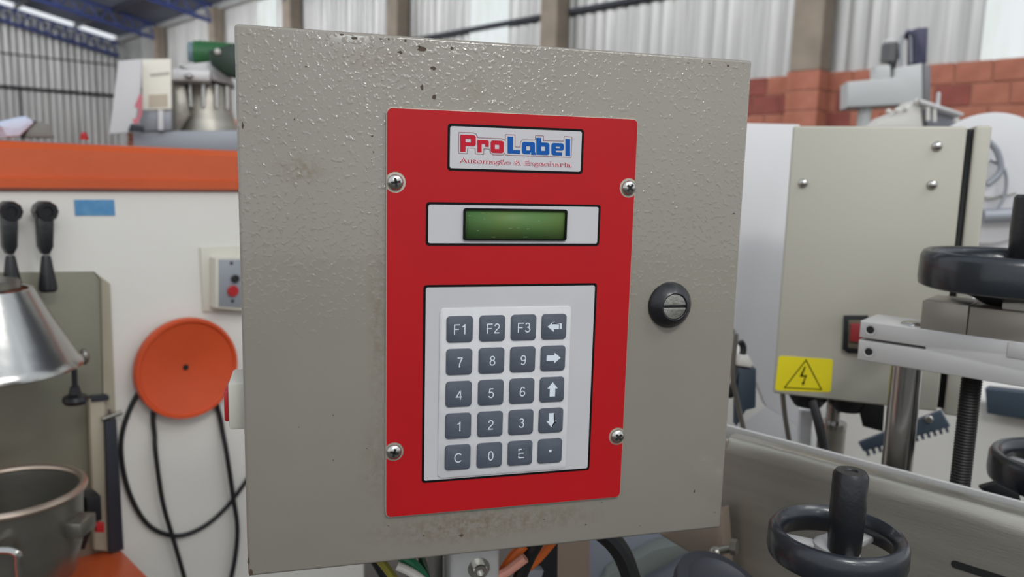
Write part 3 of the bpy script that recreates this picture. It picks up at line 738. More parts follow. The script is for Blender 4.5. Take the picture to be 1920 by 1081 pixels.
# dull plate with tan border strip
bm = bmn(); pprism(bm, fm, [(-120, 512), (176, 509), (188, 524), (193, 760), (200, 1300), (-120, 1300)], -.006, 0, .001); obj('dull_plate', bm, M_olive, fm, 'dull steel plate on the front')
bm = bmn(); pprism(bm, fm, [(177, 509), (207, 532), (218, 800), (222, 1000), (200, 1000), (189, 524)], -.0075, 0, .001); obj('edge_strip', bm, M_tan, fm, 'tan strip beside the dull plate')
bm = bmn(); pprism(bm, fm, [(168, 748), (196, 744), (206, 905), (212, 1035), (178, 1030)], -.022, -.008, .002); obj('guide_strip', bm, M_tan, fm, 'pale upright guide bar')
bm = bmn(); pprism(bm, fm, [(198, 790), (219, 786), (233, 1030), (206, 1036)], -.034, -.012, .002); obj('guide_bar', bm, M_darksteel, fm, 'dark upright guide bar')
bm = bmn(); pprism(bm, fm, [(172, 745), (205, 742), (205, 750), (172, 753)], -.026, -.008, .001); obj('guide_cap', bm, M_darksteel, fm)
q = lp(fm, 210, 780, -.025); bm = bmn(); rod(bm, (q.x-.016, -.025, q.z-.002), (q.x+.016, -.025, q.z+.004), .004); rod(bm, (q.x, -.025, q.z-.01), (q.x-.004, -.025, q.z+.012), .003); obj('wing_nut', bm, M_darkstain, fm)
# the lower bed of the machine, orange
bm = bmn(); q = lp(fm, 150, 1050, -.10); box(bm, -1.0, lp(fm, 238, 1040, -.05).x, -.30, -.002, lp(fm, 238, 1040, -.05).z-.05, lp(fm, 238, 1040, -.05).z, .004, 2); obj('bed', bm, M_orange, fm, 'orange machine bed below the pot')
bm = bmn(); box(bm, -1.0, xr, .0, .45, 0, .12); obj('plinth', bm, M_darksteel, fm)
# cone hopper
zc0 = lp(fm, -20, 705, -.14); zc1 = lp(fm, 10, 545, -.14)
hx = lp(fm, -30, 700, -.16)
hop = thing('cone_hopper', 'polished steel cone with a flared rim below the black levers', 'hopper', fm.matrix_basis @ Vector((0, 0, 0)), YF_)
hc = lp(hop, -22, 690, -.13); rb = lp(hop, 148, 690, -.13).x-hc.x; rt_ = lp(hop, 62, 545, -.13).x-hc.x; ht = lp(hop, 0, 540, -.13).z-hc.z
bm = bmn(); lathe(bm, [(rt_*.9, ht), (rt_, ht), (rb*.97, .012), (rb*1.02, .006), (rb*1.03, 0), (rb*1.0, -.002), (rb*.94, .008), (rt_*.9, ht-.004)], (hc.x, -.13, hc.z), (0, 0, 1), 56, closed=True); obj('cone', bm, M_steel, hop)
bm = bmn(); cyl(bm, (hc.x, -.13, hc.z+ht), (0, 0, 1), rt_*.75, .013, bev=.002); obj('neck', bm, M_darkstain, hop)
bm = bmn(); box(bm, hc.x-.02, hc.x+.02, -.13, -.0068, hc.z+ht+.001, hc.z+ht+.012, .002); obj('arm', bm, M_darkstain, hop)
# clamp lug and hanging screw
a = lp(hop, 97, 674, -.10); b = lp(hop, 158, 668, -.10)
bm = bmn(); rod(bm, a, (b.x, -.10, b.z), .0085); sphere(bm, (b.x, -.10, b.z), .011, (.7, 1, 1.2)); lug = obj('clamp_lug', bm, M_darkstain, hop)
a = lp(hop, 139, 680, -.10); b = lp(hop, 141, 742, -.10)
bm = bmn(); rod(bm, a, b, .0042, mi=0); c_ = Vector((b.x, -.10, b.z))
obj('clamp_screw', bm, M_darksteel, hop)
bm = bmn(); lathe(bm, [(0, .016), (.0065, .016), (.009, .004), (.017, .0), (.019, -.006), (.016, -.012), (0, -.013)], c_, (0, 0, 1), 20); obj('knob', bm, M_black, hop)
# two lever handles
def lever(px, lab):
    o = lp(fm, px, 396, -.04); w = fm.matrix_basis @ Vector((o.x, -.04, o.z))
    t = thing('lever_handle', lab, 'lever', w, YF_, )
    k = abs(lp(t, px, 376, 0).z-lp(t, px, 416, 0).z)/2
    bm = bmn(); lathe(bm, [(0, -.016), (k, -.016), (k, .010), (k*.85, .014), (k*.5, .014), (k*.42, .011), (0, .011)], (0, 0, 0), (0, -1, 0), 10); obj('hub', bm, M_black, t, ang=20)
    bm = bmn(); cyl(bm, (0, .016, 0), (0, 1, 0), .008, .0235); obj('shaft', bm, M_steel, t)
    P = pxz(t, [(px-16, 408), (px+15, 408), (px+14, 462), (px+7, 476), (px-6, 476), (px-13, 462)], -.006)
    bm = bmn(); prism(bm, P, -.012, .006, .002); obj('arm', bm, M_black, t)
    a = lp(t, px+1, 474, -.003); b = lp(t, px+3, 542, -.003); L_ = a.z-b.z
    bm = bmn(); lathe(bm, [(0, 0), (.006, 0), (.0075, -.006), (.013, -L_*.8), (.0135, -L_*.93), (.011, -L_), (0, -L_)], (a.x, -.003, a.z-.004), (0, 0, 1), 20); obj('grip', bm, M_black, t)
    bm = bmn(); cyl(bm, (a.x, -.003, a.z-.008), (0, 0, 1), .004, .02); obj('pin', bm, M_steel, t)
    t['group'] = 'lever handles of the filling machine'
    return t
lever(18, 'black lever handle at the left edge, left of its twin')
lever(85, 'black lever handle nearest the blue nameplate')
# steel pot
pot = thing('steel_pot', 'worn stainless pot with a rolled rim at the lower left edge', 'pot', at(12, 1000, 1.02)*1.0, 0)
pc = at(18, 918, 1.02); pot.location = (pc.x, pc.y, pc.z-.15)
pr_ = abs(at(163, 895, 1.02).x-pc.x)*.86
bm = bmn(); lathe(bm, [(0, .0), (pr_*.6, 0), (pr_*.8, .02), (pr_*.93, .07), (pr_*.96, .14), (pr_*.97, .147), (pr_*.93, .147), (pr_*.92, .138), (pr_*.89, .07), (pr_*.75, .024), (pr_*.55, .005), (0, .005)], (0, 0, 0), (0, 0, 1), 56); obj('bowl', bm, M_darkstain, pot)
bm = bmn(); cs = [(pr_*.97+.0055*math.cos(2*PI*k/10), .148+.0055*math.sin(2*PI*k/10)) for k in range(10)]; lathe(bm, cs, (0, 0, 0), (0, 0, 1), 56, closed=True); obj('rim', bm, mat('rim_steel', (196, 178, 162), .35, .9), pot)
h1 = at(2, 1032, .93)-pot.location; h2 = at(28, 1034, .93)-pot.location
bm = bmn(); tube(bm, [Vector((h1.x-.04, -pr_*.88, h1.z)), Vector((h1.x-.02, h1.y, h1.z)), h2, Vector((h2.x+.004, h2.y+.0, h2.z-.02)), Vector((h2.x+.004, h2.y+.0, h2.z-.06))], .005); obj('handle', bm, M_steel, pot)
bm = bmn(); box(bm, pr_*.90, pr_*1.15, -.02, .02, .09, .112, .002); obj('lug', bm, M_darkstain, pot)
t = thing('pot_support', 'dark support column under the steel pot beside the guide bar', 'support', at(120, 1000, 1.13), YF_)
bm = bmn(); pprism(bm, t, [(95, 940), (160, 935), (176, 985), (160, 1030), (90, 1036), (80, 1000)], 0, .05, .003); obj('column', bm, M_rubber, t)
bm = bmn(); pprism(bm, t, [(160, 932), (190, 930), (192, 975), (165, 985)], -.01, .03, .002); obj('collar', bm, M_black, t)
bm = bmn(); pprism(bm, t, [(180, 980), (196, 980), (196, 998), (180, 998)], -.016, -.0095, .001); obj('marker', bm, M_red, t)
# power cables below the orange disc, lying just in front of the white body
def onfm(pts, y=-.02): return [fm.matrix_basis @ lp(fm, p[0], p[1], p[2] if len(p) > 2 else y) for p in pts]
def cable2(label, pts, r, y=-.02):
    P = onfm(pts, y); o = P[-1].copy(); bm = bmn(); tube(bm, [p-o for p in P], r, 10); ob = obj('cable', bm, M_rubber); ob.location = o; return tag(ob, label, 'cable')
cable2('black cable looping from the left edge of the orange disc', [(300, 712), (262, 732), (232, 800), (228, 860), (245, 930), (280, 985), (330, 1004), (380, 988), (425, 950), (470, 890)], .0042, -.0052)
cable2('black cable falling from the bottom of the orange disc', [(300, 720, -.0055), (287, 775, -.0055), (290, 815, -.009), (292, 850), (305, 940), (325, 1010), (345, 1080), (360, 1140)], .0042, -.0145)
cable2('black cable dropping from the right part of the orange disc', [(395, 720, -.0055), (411, 775, -.0055), (418, 812, -.009), (425, 850), (437, 930), (445, 990), (440, 1050), (425, 1120)], .0046, -.0150)

# things on and behind the orange cover
zc = zb_+H
def onY(px, py, Y): return at(px, py, Y)
t = thing('cloth', 'crumpled pale cloth on the orange cover at the left edge', 'cloth', at(30, 256, 1.5), YF_)
bm = bmn(); pprism(bm, t, [(0, 236), (12, 226), (28, 222), (50, 217), (60, 222), (66, 230), (50, 245), (38, 256), (12, 257)], -.03, .03, .008); obj('fold', bm, mat('pale_cloth', (205, 214, 232), .7, bump=.5, bscale=40), t)
t = thing('roller', 'grey domed roller beside the pale cloth on the orange cover', 'roller', at(75, 260, 1.68), YF_)
bm = bmn(); pprism(bm, t, [(42, 258), (50, 240), (66, 228), (82, 228), (95, 236), (104, 258)], -.03, .05, .004); obj('shell', bm, mat('grey_shell', (128, 130, 124), .5), t)
bm = bmn(); pprism(bm, t, [(38, 258), (44, 243), (62, 226), (70, 227), (54, 241), (46, 258)], -.036, -.03, .001); obj('seal', bm, M_rubber, t)
t = thing('push_button', 'small red button on top of the orange cover', 'button', at(158, 262, 1.42), YF_)
bm = bmn(); cyl(bm, (0, 0, 0), (0, 0, 1), .007, .006); sphere(bm, (0, 0, .008), .006); obj('cap', bm, M_red, t)
# packing machine farther back: plate, tag, tank, motor
YT = 2.3
tk = thing('tank_machine', 'stainless tank machine behind the orange cover', 'machine', (at(350, 250, YT).x, YT, 0), R(20))
def tl(px, py, y=0.): return lp(tk, px, py, y)
z0 = tl(350, 262).z
bm = bmn(); pprism(bm, tk, [(250, 246), (500, 243), (500, 290), (250, 290)], -.02, .5, .004); obj('table_top', bm, M_grey, tk)
bm = bmn(); box(bm, -.2, .3, 0, .45, 0, z0-.03); obj('frame', bm, M_darksteel, tk)
bm = bmn(); c = tl(385, 205, .12); rT = (tl(436, 205, .12).x-tl(330, 205, .12).x)/2; zA = tl(385, 162, .12).z; zB = tl(385, 205, .12).z; zC = tl(385, 250, .12).z
lathe(bm, [(0, zA), (rT*.92, zA), (rT*.95, zA-.004), (rT*.95, zB), (rT*1.2, zC), (0, zC)], (c.x, .12, 0), (0, 0, 1), 40); obj('tank', bm, M_brushed, tk)
bm = bmn()
for k in range(7):
    a = R(-110+k*27); cyl(bm, (c.x+rT*1.0*math.sin(a), .12-rT*1.0*math.cos(a), zB), (0, 0, 1), .007, zA-zB)
obj('tie_rods', bm, M_steel, tk)
bm = bmn(); pprism(bm, tk, [(322, 128), (394, 132), (394, 152), (322, 150)], -.04, .25, .004); pprism(bm, tk, [(335, 122), (420, 112), (440, 160), (394, 150)], .06, .2, .003); obj('cover_plate', bm, M_alu, tk)
q = tl(354, 143, -.04); bm = bmn(); sphere(bm, (q.x, -.045, q.z), .010, (1.3, 1, .8)); obj('bolt_head', bm, M_steel, tk)
q = tl(392, 100, .1); q2 = tl(392, 78, .1); rm = q2.z-q.z
mtr = bmn(); cyl(mtr, (tl(362, 100, .1).x, .1, q.z), (1, 0, 0), rm*1.0, .16, 28, bev=.003)
for k in range(9): cyl(mtr, (tl(374, 100, .1).x+k*.014, .1, q.z), (1, 0, 0), rm*1.06, .006, 28)
mo = obj('motor', mtr, M_green, tk, 'green electric motor')
bm = bmn(); cyl(bm, (tl(352, 100, .1).x, .1, q.z), (1, 0, 0), rm*.85, .018, 28, bev=.003); obj('end_cap', bm, mat('bluish_grey_cap', (120, 140, 148), .4), mo)
bm = bmn(); pprism(bm, tk, [(390, 95), (440, 80), (470, 110), (470, 150), (425, 140), (395, 118)], -.03, .02, .006); obj('junction_box', bm, M_dgreen, mo)
q = tl(408, 97, -.032); bm = bmn(); sphere(bm, (q.x, -.033, q.z), .009); obj('glossy_plug', bm, M_white, mo)
bm = bmn(); pprism(bm, tk, [(262, 208), (322, 206), (322, 244), (262, 246)], -.03, .1, .004); obj('lower_housing', bm, M_grey, tk)
bm = bmn(); pprism(bm, tk, [(296, 206), (306, 206), (306, 244), (296, 244)], -.05, -.03, .003); obj('rail', bm, M_white2, tk)
bm = bmn(); pprism(bm, tk, [(322, 150), (345, 152), (356, 215), (335, 250), (322, 250)], .02, .06, .003); obj('side_arm', bm, M_darkstain, tk)
t = thing('guard_plate', 'pale slanted guard plate with a faded pink mark left of the paper tag', 'guard', at(238, 250, 2.17), R(20))
bm = bmn(); pprism(bm, t, [(222, 114), (266, 110), (262, 180), (250, 248), (205, 251)], 0, .02, .002); obj('plate', bm, M_white2, t)
bm = bmn()
P = [(252, 200), (262, 176), (267, 178), (266, 215), (258, 232), (250, 232), (249, 222), (257, 222), (261, 205)]
f_ = flat(bm, pxz(t, P, -.001), -.001); bmesh.ops.triangulate(bm, faces=[f_]); obj('pink_mark', bm, M_redink, t)
bm = bmn(); pprism(bm, t, [(245, 232), (270, 236), (270, 246), (240, 246)], -.006, .0, .002); obj('foot', bm, M_darksteel, t)
t = thing('paper_tag', 'white paper tag hanging in front of the stainless tank', 'tag', at(293, 204, 2.235), R(20))
bm = bmn(); pprism(bm, t, [(265, 111), (320, 110), (322, 204), (268, 205)], 0, .004, .001); obj('sheet', bm, M_paper, t)
bm = bmn(); pprism(bm, t, [(278, 178), (314, 176), (315, 200), (279, 202)], -.0012, 0); obj('stained_patch', bm, mat('tan_stain', (206, 192, 172), .7, var=.1, vscale=30), t)
bm = bmn(); pprism(bm, t, [(280, 138), (318, 134), (318, 140), (282, 144)], -.0012, 0); obj('fold_line', bm, mat('grey_fold', (196, 192, 180), .7), t)

# ------------------------------------------------------------------ right: beige enclosure
en = thing('beige_enclosure', 'beige metal enclosure with a yellow high-voltage sticker, right of the control box', 'enclosure', (at(1467, 500, .98).x, .98, 0), R(-20))
def el(px, py, y=0.): return lp(en, px, py, y)
zT = el(1487, 236).z; zB = el(1449, 737).z; xL = el(1449, 737).x; xG = el(1815, 238).x; xG2 = el(1829, 238).x; xR = el(1861, 240).x
en.location.z = zB
zT -= zB
bm = bmn(); box(bm, xL, xG, 0, .07, 0, zT, .003, 3); bd = obj('body', bm, M_encl, en)
bm = bmn(); box(bm, xG-.001, xG2+.001, 0.006, .066, .004, zT-.003); obj('gasket', bm, M_dark, en)
bm = bmn(); box(bm, xG2, xR, 0, .075, -.003, zT+.001, .003, 3); obj('lid', bm, M_encl, en)
for px, py in ((1506, 343), (1757, 274), (1748, 346)):
    q = el(px, py); bm = bmn(); lathe(bm, [(0, .0), (.0058, .0), (.0058, .0014), (.0048, .0034), (.0026, .0046), (0, .0050)], (q.x, 0, q.z), (0, -1, 0), 20); obj('screw', bm, M_screw, en)
# sticker
def stk(pts, y, mi, bm): f_ = flat(bm, pxz(en, pts, y), y, mi); return f_
bm = bmn(); pprism(bm, en, [(1460, 669), (1464, 667), (1559, 673), (1562, 676), (1558, 731), (1555, 735), (1458, 732), (1453, 729)], -.0006, 0, mi=0)
tri = [(1511.5, 673), (1542, 731), (1469, 727)]; cxx = sum(p[0] for p in tri)/3; cyy = sum(p[1] for p in tri)/3
for i in range(3):
    a, b = tri[i], tri[(i+1) % 3]
    def inn(p, k=.90): return (cxx+(p[0]-cxx)*k, cyy+(p[1]-cyy)*k)
    stk([a, b, inn(b), inn(a)], -.0008, 1, bm)
stk([(1508, 687), (1511, 687), (1503.5, 706), (1499.5, 706)], -.0008, 1, bm)
stk([(1499.5, 706), (1500.5, 703), (1513, 703), (1513, 706)], -.0008, 1, bm)
stk([(1510, 704), (1513, 704), (1507, 718), (1505, 717)], -.0008, 1, bm)
stk([(1503, 716), (1509.5, 716.5), (1505, 723)], -.0008, 1, bm)
obj('warning_sticker', bm, [M_yellow, M_ink], en, 'yellow sticker with a black triangle and lightning bolt')
# glands under the enclosure
for px in (1515, 1590):
    q = el(px, 748, .035); bm = bmn(); lathe(bm, [(0, 0), (.024, 0), (.024, -.010), (.017, -.020), (0, -.020)], (q.x, .035, 0), (0, 0, 1), 20); obj('cable_gland', bm, M_black, en)
bm = bmn(); pprism(bm, en, [(1606, 748), (1660, 748), (1656, 810), (1618, 800)], .02, .06, .003); obj('plug', bm, M_rubber, en, 'black angled plug under the enclosure')
# red rocker switch near the arm
t = thing('rocker_switch', 'red rocker switch in a black bezel at the end of the aluminium arm', 'switch', en.matrix_basis @ Vector((el(1600, 660).x, -.0005, el(1600, 660).z)), R(-20))
bm = bmn(); pprism(bm, t, [(1583, 592), (1628, 592), (1628, 664), (1590, 662), (1580, 655)], -.006, 0, .001); bz = obj('bezel', bm, M_black, t)
bm = bmn(); pprism(bm, t, [(1591, 600), (1630, 600), (1630, 655), (1590, 652)], -.008, -.005, .001); obj('inner_frame', bm, mat('olive_plastic', (96, 88, 72), .5), t)
bm = bmn(); pprism(bm, t, [(1595, 607), (1628, 607), (1628, 643), (1593, 640)], -.012, -.007, .001); obj('rocker', bm, mat('dull_red_plastic', (140, 40, 42), .45), t)
# white machine panel behind, left of the enclosure
t = thing('white_panel', 'white panel with a slanted lower corner between the control box and the beige enclosure', 'panel', (at(1430, 500, 1.3).x, 1.3, 0), R(-4))
bm = bmn(); pprism(bm, t, [(1340, 229), (1500, 233), (1500, 800), (1436, 762), (1408, 690), (1378, 618), (1340, 600)], 0, .03, .002); obj('plate', bm, M_white2, t)
# small spring clip with white cap and dark straps near the box's right edge
t = thing('strap', 'dark strap with a white cap beside the right edge of the control box', 'strap', at(1400, 780, 1.02), 0)
bm = bmn(); pprism(bm, t, [(1384, 688), (1419, 692), (1418, 765), (1400, 770), (1382, 800)], 0, .02, .003); obj('sleeve', bm, M_teal, t)
bm = bmn(); pprism(bm, t, [(1383, 678), (1389, 667), (1406, 668), (1413, 682), (1410, 690), (1384, 686)], -.004, .016, .003); obj('cap', bm, M_white, t)
bm = bmn(); tube(bm, [lp(t, 1380, 625, -.01), lp(t, 1374, 700, -.01), lp(t, 1382, 750, -.01), lp(t, 1396, 812, -.01)], .0035); obj('cord', bm, M_darkstain, t)
bm = bmn(); tube(bm, [lp(t, 1388, 640, .01), lp(t, 1393, 660, .01), lp(t, 1372, 730, .0), lp(t, 1370, 742, .0)], .0045); obj('loop', bm, M_rubber, t)

# lower white machine bed behind the posts
BEDZ = None
t = thing('machine_bed', 'large white machine bed seen below the beige enclosure', 'machine', (at(1700, 800, 1.42).x, 1.42, 0), R(-44))
def ml(px, py, y=0.): return lp(t, px, py, y)
top = ml(1760, 735).z
bm = bmn(); box(bm, -.55, .8, 0, .2, .1, top, .006, 3); obj('body', bm, M_white, t)
bm = bmn(); box(bm, -.5, .75, .03, .17, 0, .1); obj('plinth', bm, M_darksteel, t)
bm = bmn(); pprism(bm, t, [(1846, 728), (2000, 745), (2000, 800), (1850, 775)], -.03, 0, .003); obj('slot_cover', bm, M_teal, t)
bm = bmn(); pprism(bm, t, [(1395, 790), (1440, 755), (1520, 775), (1530, 900), (1380, 900)], -.05, 0, .004); obj('side_skirt', bm, M_castgrey, t)
# comb bracket
t = thing('comb_bracket', 'dark slotted comb bracket in front of the white machine bed', 'bracket', at(1700, 815, 1.2), R(-30))
bm = bmn(); pprism(bm, t, [(1609, 830), (1764, 770), (1781, 800), (1619, 846)], 0, .012, .001)
for k in range(14):
    x0 = 1622+k*11.4; y0 = 844-k*3.4
    pprism(bm, t, [(x0, y0), (x0+5, y0-1.5), (x0+9, y0+10), (x0+4, y0+11)], .002, .010)
cbk = obj('comb_plate', bm, M_teal, t)
q = lp(t, 1742, 785, 0); bm = bmn(); cyl(bm, (q.x, 0, q.z), (0, -1, 0), .006, .005, bev=.001); obj('screw', bm, M_screw, t)

# pale machine with the big disc behind on the right
t = thing('disc_machine', 'pale machine with a large white disc behind the beige enclosure', 'machine', (at(1855, 400, 1.8).x, 1.8, 0), R(-8))
q = lp(t, 1858, 335, -.04); rD = lp(t, 1858, 210, -.04).z-q.z
bm = bmn(); lathe(bm, [(0, 0), (rD, 0), (rD, .012), (rD*.97, .015), (rD*.3, .015), (rD*.28, .022), (0, .022)], (q.x, -.02, q.z), (0, -1, 0), 56); obj('disc', bm, M_white2, t)
bm = bmn(); cyl(bm, (q.x, 0, q.z), (0, -1, 0), .02, .022); obj('spindle', bm, M_steel, t)
bm = bmn(); zz = lp(t, 1860, 395, 0).z; box(bm, lp(t, 1770, 400, 0).x, lp(t, 2050, 400, 0).x, 0, .35, 0, zz, .006, 3); obj('cabinet', bm, M_white2, t)
bm = bmn(); rod(bm, Vector(lp(t, 1842, 405, -.06)), Vector(lp(t, 1930, 402, -.06)), .016); obj('grey_tube', bm, M_grey, t)
bm = bmn(); tube(bm, [lp(t, 1850, 262, -.07), lp(t, 1870, 285, -.07), lp(t, 1876, 320, -.07), lp(t, 1858, 340, -.07), lp(t, 1850, 345, -.07)], .007); tube(bm, [lp(t, 1856, 300, -.06), lp(t, 1884, 320, -.06), lp(t, 1884, 365, -.06), lp(t, 1862, 405, -.06)], .0035); obj('air_hose', bm, M_grey, t)
bm = bmn(); rod(bm, lp(t, 1848, 374, -.05), lp(t, 1905, 363, -.05), .0025); obj('thin_rod', bm, M_darkstain, t)

# white cone hood with small nozzles
t = thing('feed_hood', 'white sloping feed hood with small glossy nozzles above the beige enclosure', 'hood', (at(1710, 225, 2.15).x, 2.15, 0), R(-8))
bm = bmn(); pprism(bm, t, [(1636, 240), (1660, 218), (1690, 207), (1715, 188), (1722, 186), (1728, 205), (1732, 240)], 0, .10, .006); obj('hood', bm, M_white, t)
bm = bmn(); pprism(bm, t, [(1722, 186), (1732, 187), (1808, 212), (1806, 217), (1728, 194)], -.02, .06, .002); obj('rail', bm, M_alu, t)
for k, (px, py) in enumerate(((1740, 212), (1752, 214))):
    a = lp(t, px, py-10, -.01); b = lp(t, px, py+14, -.01); bm = bmn(); rod(bm, b, a, .0055, 12); sphere(bm, a, .0055); obj('nozzle', bm, M_white, t)
a = lp(t, 1760, 176, 0.); b = lp(t, 1758, 200, 0.); bm = bmn(); rod(bm, b, a, .005, 12); sphere(bm, a, .005); obj('peg', bm, M_castgrey, t)
for px, py in ((1666, 209), (1682, 207), (1699, 203), (1719, 190), (1793, 226)):
    q = lp(t, px, py, -.008); bm = bmn(); sphere(bm, (q.x, -.008, q.z), .0075); obj('glint_bead', bm, M_white, t)  # white beads stand in for bright round glints on the hood
bm = bmn(); box(bm, lp(t, 1650, 240, 0).x, lp(t, 1810, 240, 0).x, .02, .3, 0, lp(t, 1700, 236, 0).z, .004); obj('cabinet', bm, M_castgrey, t)
bm = bmn(); pprism(bm, t, [(1738, 200), (1800, 220), (1800, 240), (1738, 240)], .03, .08, .002); obj('dark_back', bm, M_grey, t)

# milling head in the distance
t = thing('drilling_machine', 'pale grey drilling machine head standing before the brick wall', 'machine', (at(1665, 180, 3.6).x, 3.6, 0), R(-12))
bm = bmn(); pprism(bm, t, [(1589, 153), (1678, 145), (1680, 127), (1730, 118), (1731, 194), (1588, 201)], 0, .16, .01); obj('head', bm, M_castgrey, t)
bm = bmn(); pprism(bm, t, [(1731, 118), (1745, 124), (1745, 190), (1731, 194)], .01, .3, .004); obj('side_casting', bm, mat('mid_grey_casting', (120, 120, 122), .5), t)
bm = bmn(); q = lp(t, 1622, 200, .08); q2 = lp(t, 1622, 245, .08); cyl(bm, (q.x, .08, q2.z-.9), (0, 0, 1), .030, q.z-q2.z+.91, bev=.002); obj('column', bm, M_castgrey, t)
bm = bmn(); box(bm, q.x-.15, q.x+.35, -.05, .3, 0, q2.z-.88, .01); obj('base', bm, M_castgrey, t)
bm = bmn(); pprism(bm, t, [(1641, 124), (1670, 122), (1672, 146), (1641, 148)], .03, .13, .006); obj('gear_housing', bm, M_castgrey, t)
bm = bmn(); q = lp(t, 1666, 118, .08); cyl(bm, (q.x, .08, q.z), (0, 0, 1), .036, .085, bev=.006); obj('motor', bm, mat('dark_grey_motor', (92, 92, 92), .45), t)
bm = bmn(); cyl(bm, (q.x, .08, q.z+.085), (0, 0, 1), .030, .016, bev=.004); obj('motor_cap', bm, M_castgrey, t)
bm = bmn(); pprism(bm, t, [(1672, 110), (1684, 78), (1686, 105), (1676, 142), (1668, 142)], .05, .11, .003); obj('belt_guard', bm, M_black, t)
bm = bmn(); pprism(bm, t, [(1712, 118), (1713, 68), (1700, 60), (1706, 57), (1722, 52), (1741, 51), (1738, 118)], .04, .14, .004); obj('hood', bm, M_purple, t)
bm = bmn(); tube(bm, [lp(t, 1690, 140, .05), lp(t, 1688, 90, .05), lp(t, 1696, 62, .05), lp(t, 1706, 60, .05), lp(t, 1708, 118, .05)], .006); obj('conduit', bm, M_grey, t)

# ------------------------------------------------------------------ right front: arm, posts, handwheels, conveyor
YA = R(-41)
arm = thing('clamp_arm', 'aluminium clamp arm with a long slot, in front of the beige enclosure', 'clamp', (at(1610, 640, .79).x, .79, 0), YA)
q = lambda px, py, y=0.: lp(arm, px, py, y)
zt_ = q(1614, 601).z; zb2 = q(1608, 674).z; x0 = q(1610, 640).x
arm.location.z = zb2; zt_ -= zb2
bm = bmn(); sl = q(1670, 644); hz = q(1610, 634).z; xe = q(1733, 653).x; g = .0015
P = [(x0, 0), (x0+.32, 0), (x0+.32, zt_), (x0, zt_), (x0, hz+g), (xe, hz+g), (xe+g, hz), (xe, hz-g), (x0, hz-g)]
prism(bm, P, 0, .058, .0008); bmesh.ops.triangulate(bm, faces=[f_ for f_ in bm.faces if len(f_.verts) > 4])
obj('arm_bar', bm, M_alu, arm)
for px, py in ((1632, 618), (1629, 659)):
    w = q(px, py); bm = bmn(); lathe(bm, [(.0055, .0004), (.0040, .0002), (.0038, -.0005)], (w.x, -.0003, w.z), (0, -1, 0), 20); lathe(bm, [(.0040, 0), (0, 0)], (w.x, -.0004, w.z), (0, -1, 0), 20, mi=1); obj('bolt_hole', bm, [M_alu, M_dark], arm)
zbk = q(1730, 611).z
bm = bmn(); a0 = q(1728, 575, .0).x; b0_ = q(1816, 575, .0).x; h1_ = q(1735, 563, 0).z
box(bm, a0, b0_, .001, .057, zt_, h1_, .0011); obj('block', bm, M_alu2, arm)
bm = bmn(); box(bm, b0_+.0008, b0_+.14, .001, .057, zt_, h1_-.001, .0011); obj('block', bm, M_alu2, arm)
bm = bmn(); w = q(1888, 668); w2 = q(1888, 640); box(bm, w.x, w.x+.07, -.0015, .0, w.z, w2.z, .0004); obj('side_plate', bm, M_alu, arm)
bm = bmn(); w = q(1711, 594, .02); sphere(bm, (w.x, .02, zt_), .0105, (1, 1, .35)); obj('bolt_head', bm, M_steel, arm)
bm = bmn(); w = q(1912, 570, .02); box(bm, w.x-.012, w.x+.05, .005, .03, h1_-.001, h1_+.007, .002); obj('paper_wad', bm, M_white, arm)
# posts through the arm
def local_post(name, px_t, py_t, ydepth, r, m, lab, zlow, thread=False, cat='post', ztop=None):
    t = thing(name, lab, cat, (0, 0, 0), YA)
    w = lp(arm, px_t, py_t, ydepth); W_ = arm.matrix_basis @ Vector((w.x, ydepth, 0)); t.location = (W_.x, W_.y, 0)
    return t
bm = bmn()
def post(px, py, y, r, m, name, lab, cat, thread=False, zl=0.0):
    w = lp(arm, px, py, y); Wd = Matrix.Translation(arm.location) @ Matrix.Rotation(YA, 4, 'Z') @ Vector((w.x, y, 0))
    bm = bmn(); zt = arm.location.z
    if thread:
        n = int((zt-.85)/.003); prof = [(0, 0)]
        for k in range(n): prof += [(r, .85+k*.003), (r*.9, .85+k*.003+.0015)]
        prof = [(0, .85)]+prof[1:]+[(0, .85+n*.003)]
        lathe(bm, prof, (0, 0, 0), (0, 0, 1), 20)
        cyl(bm, (0, 0, 0), (0, 0, 1), r*.9, .86)
    else: cyl(bm, (0, 0, 0), (0, 0, 1), r, zt-.0002, 32)
    o = obj(name, bm, m); o.location = (Wd.x, Wd.y, 0); return tag(o, lab, cat)
bpy.context.view_layer.update()
post(1699, 700, .028, .0150, M_steel, 'chrome_post', 'polished chrome post under the slotted end of the clamp arm', 'post')
post(1819, 740, .028, .0097, M_thread, 'threaded_rod', 'black threaded rod under the clamp arm, right of the chrome post', 'rod', True)
t = thing('steel_column', 'grey steel column below the beige enclosure, left of the chrome post', 'column', (at(1560, 800, 1.0).x, 1.0, 0), 0)
zz = at(1560, 752, 1.0).z
bm = bmn(); cyl(bm, (0, 0, 0), (0, 0, 1), .0176, zz-.03, 32); obj('tube', bm, M_brushed, t)
bm = bmn(); cyl(bm, (0, 0, zz-.03), (0, 0, 1), .009, .055, 24); cyl(bm, (0, 0, zz-.034), (0, 0, 1), .0180, .006, 32); obj('spindle', bm, M_steel, t)
bm = bmn(); box(bm, -.035, -.018, .02, .03, 0, zz-.02, .002); obj('side_strip', bm, M_white2, t)
cable('cable', 'black cable running down in front of the grey steel column', [(1524, 752, .965), (1534, 790, .95), (1545, 840, .94), (1555, 900, .93)], .82, .0058, M_rubber)
cable('cable', 'thin grey cable below the yellow sticker', [(1467, 735, .985), (1472, 780, .985), (1480, 830, .985), (1486, 880, .985)], .86, .0032, M_darkstain)

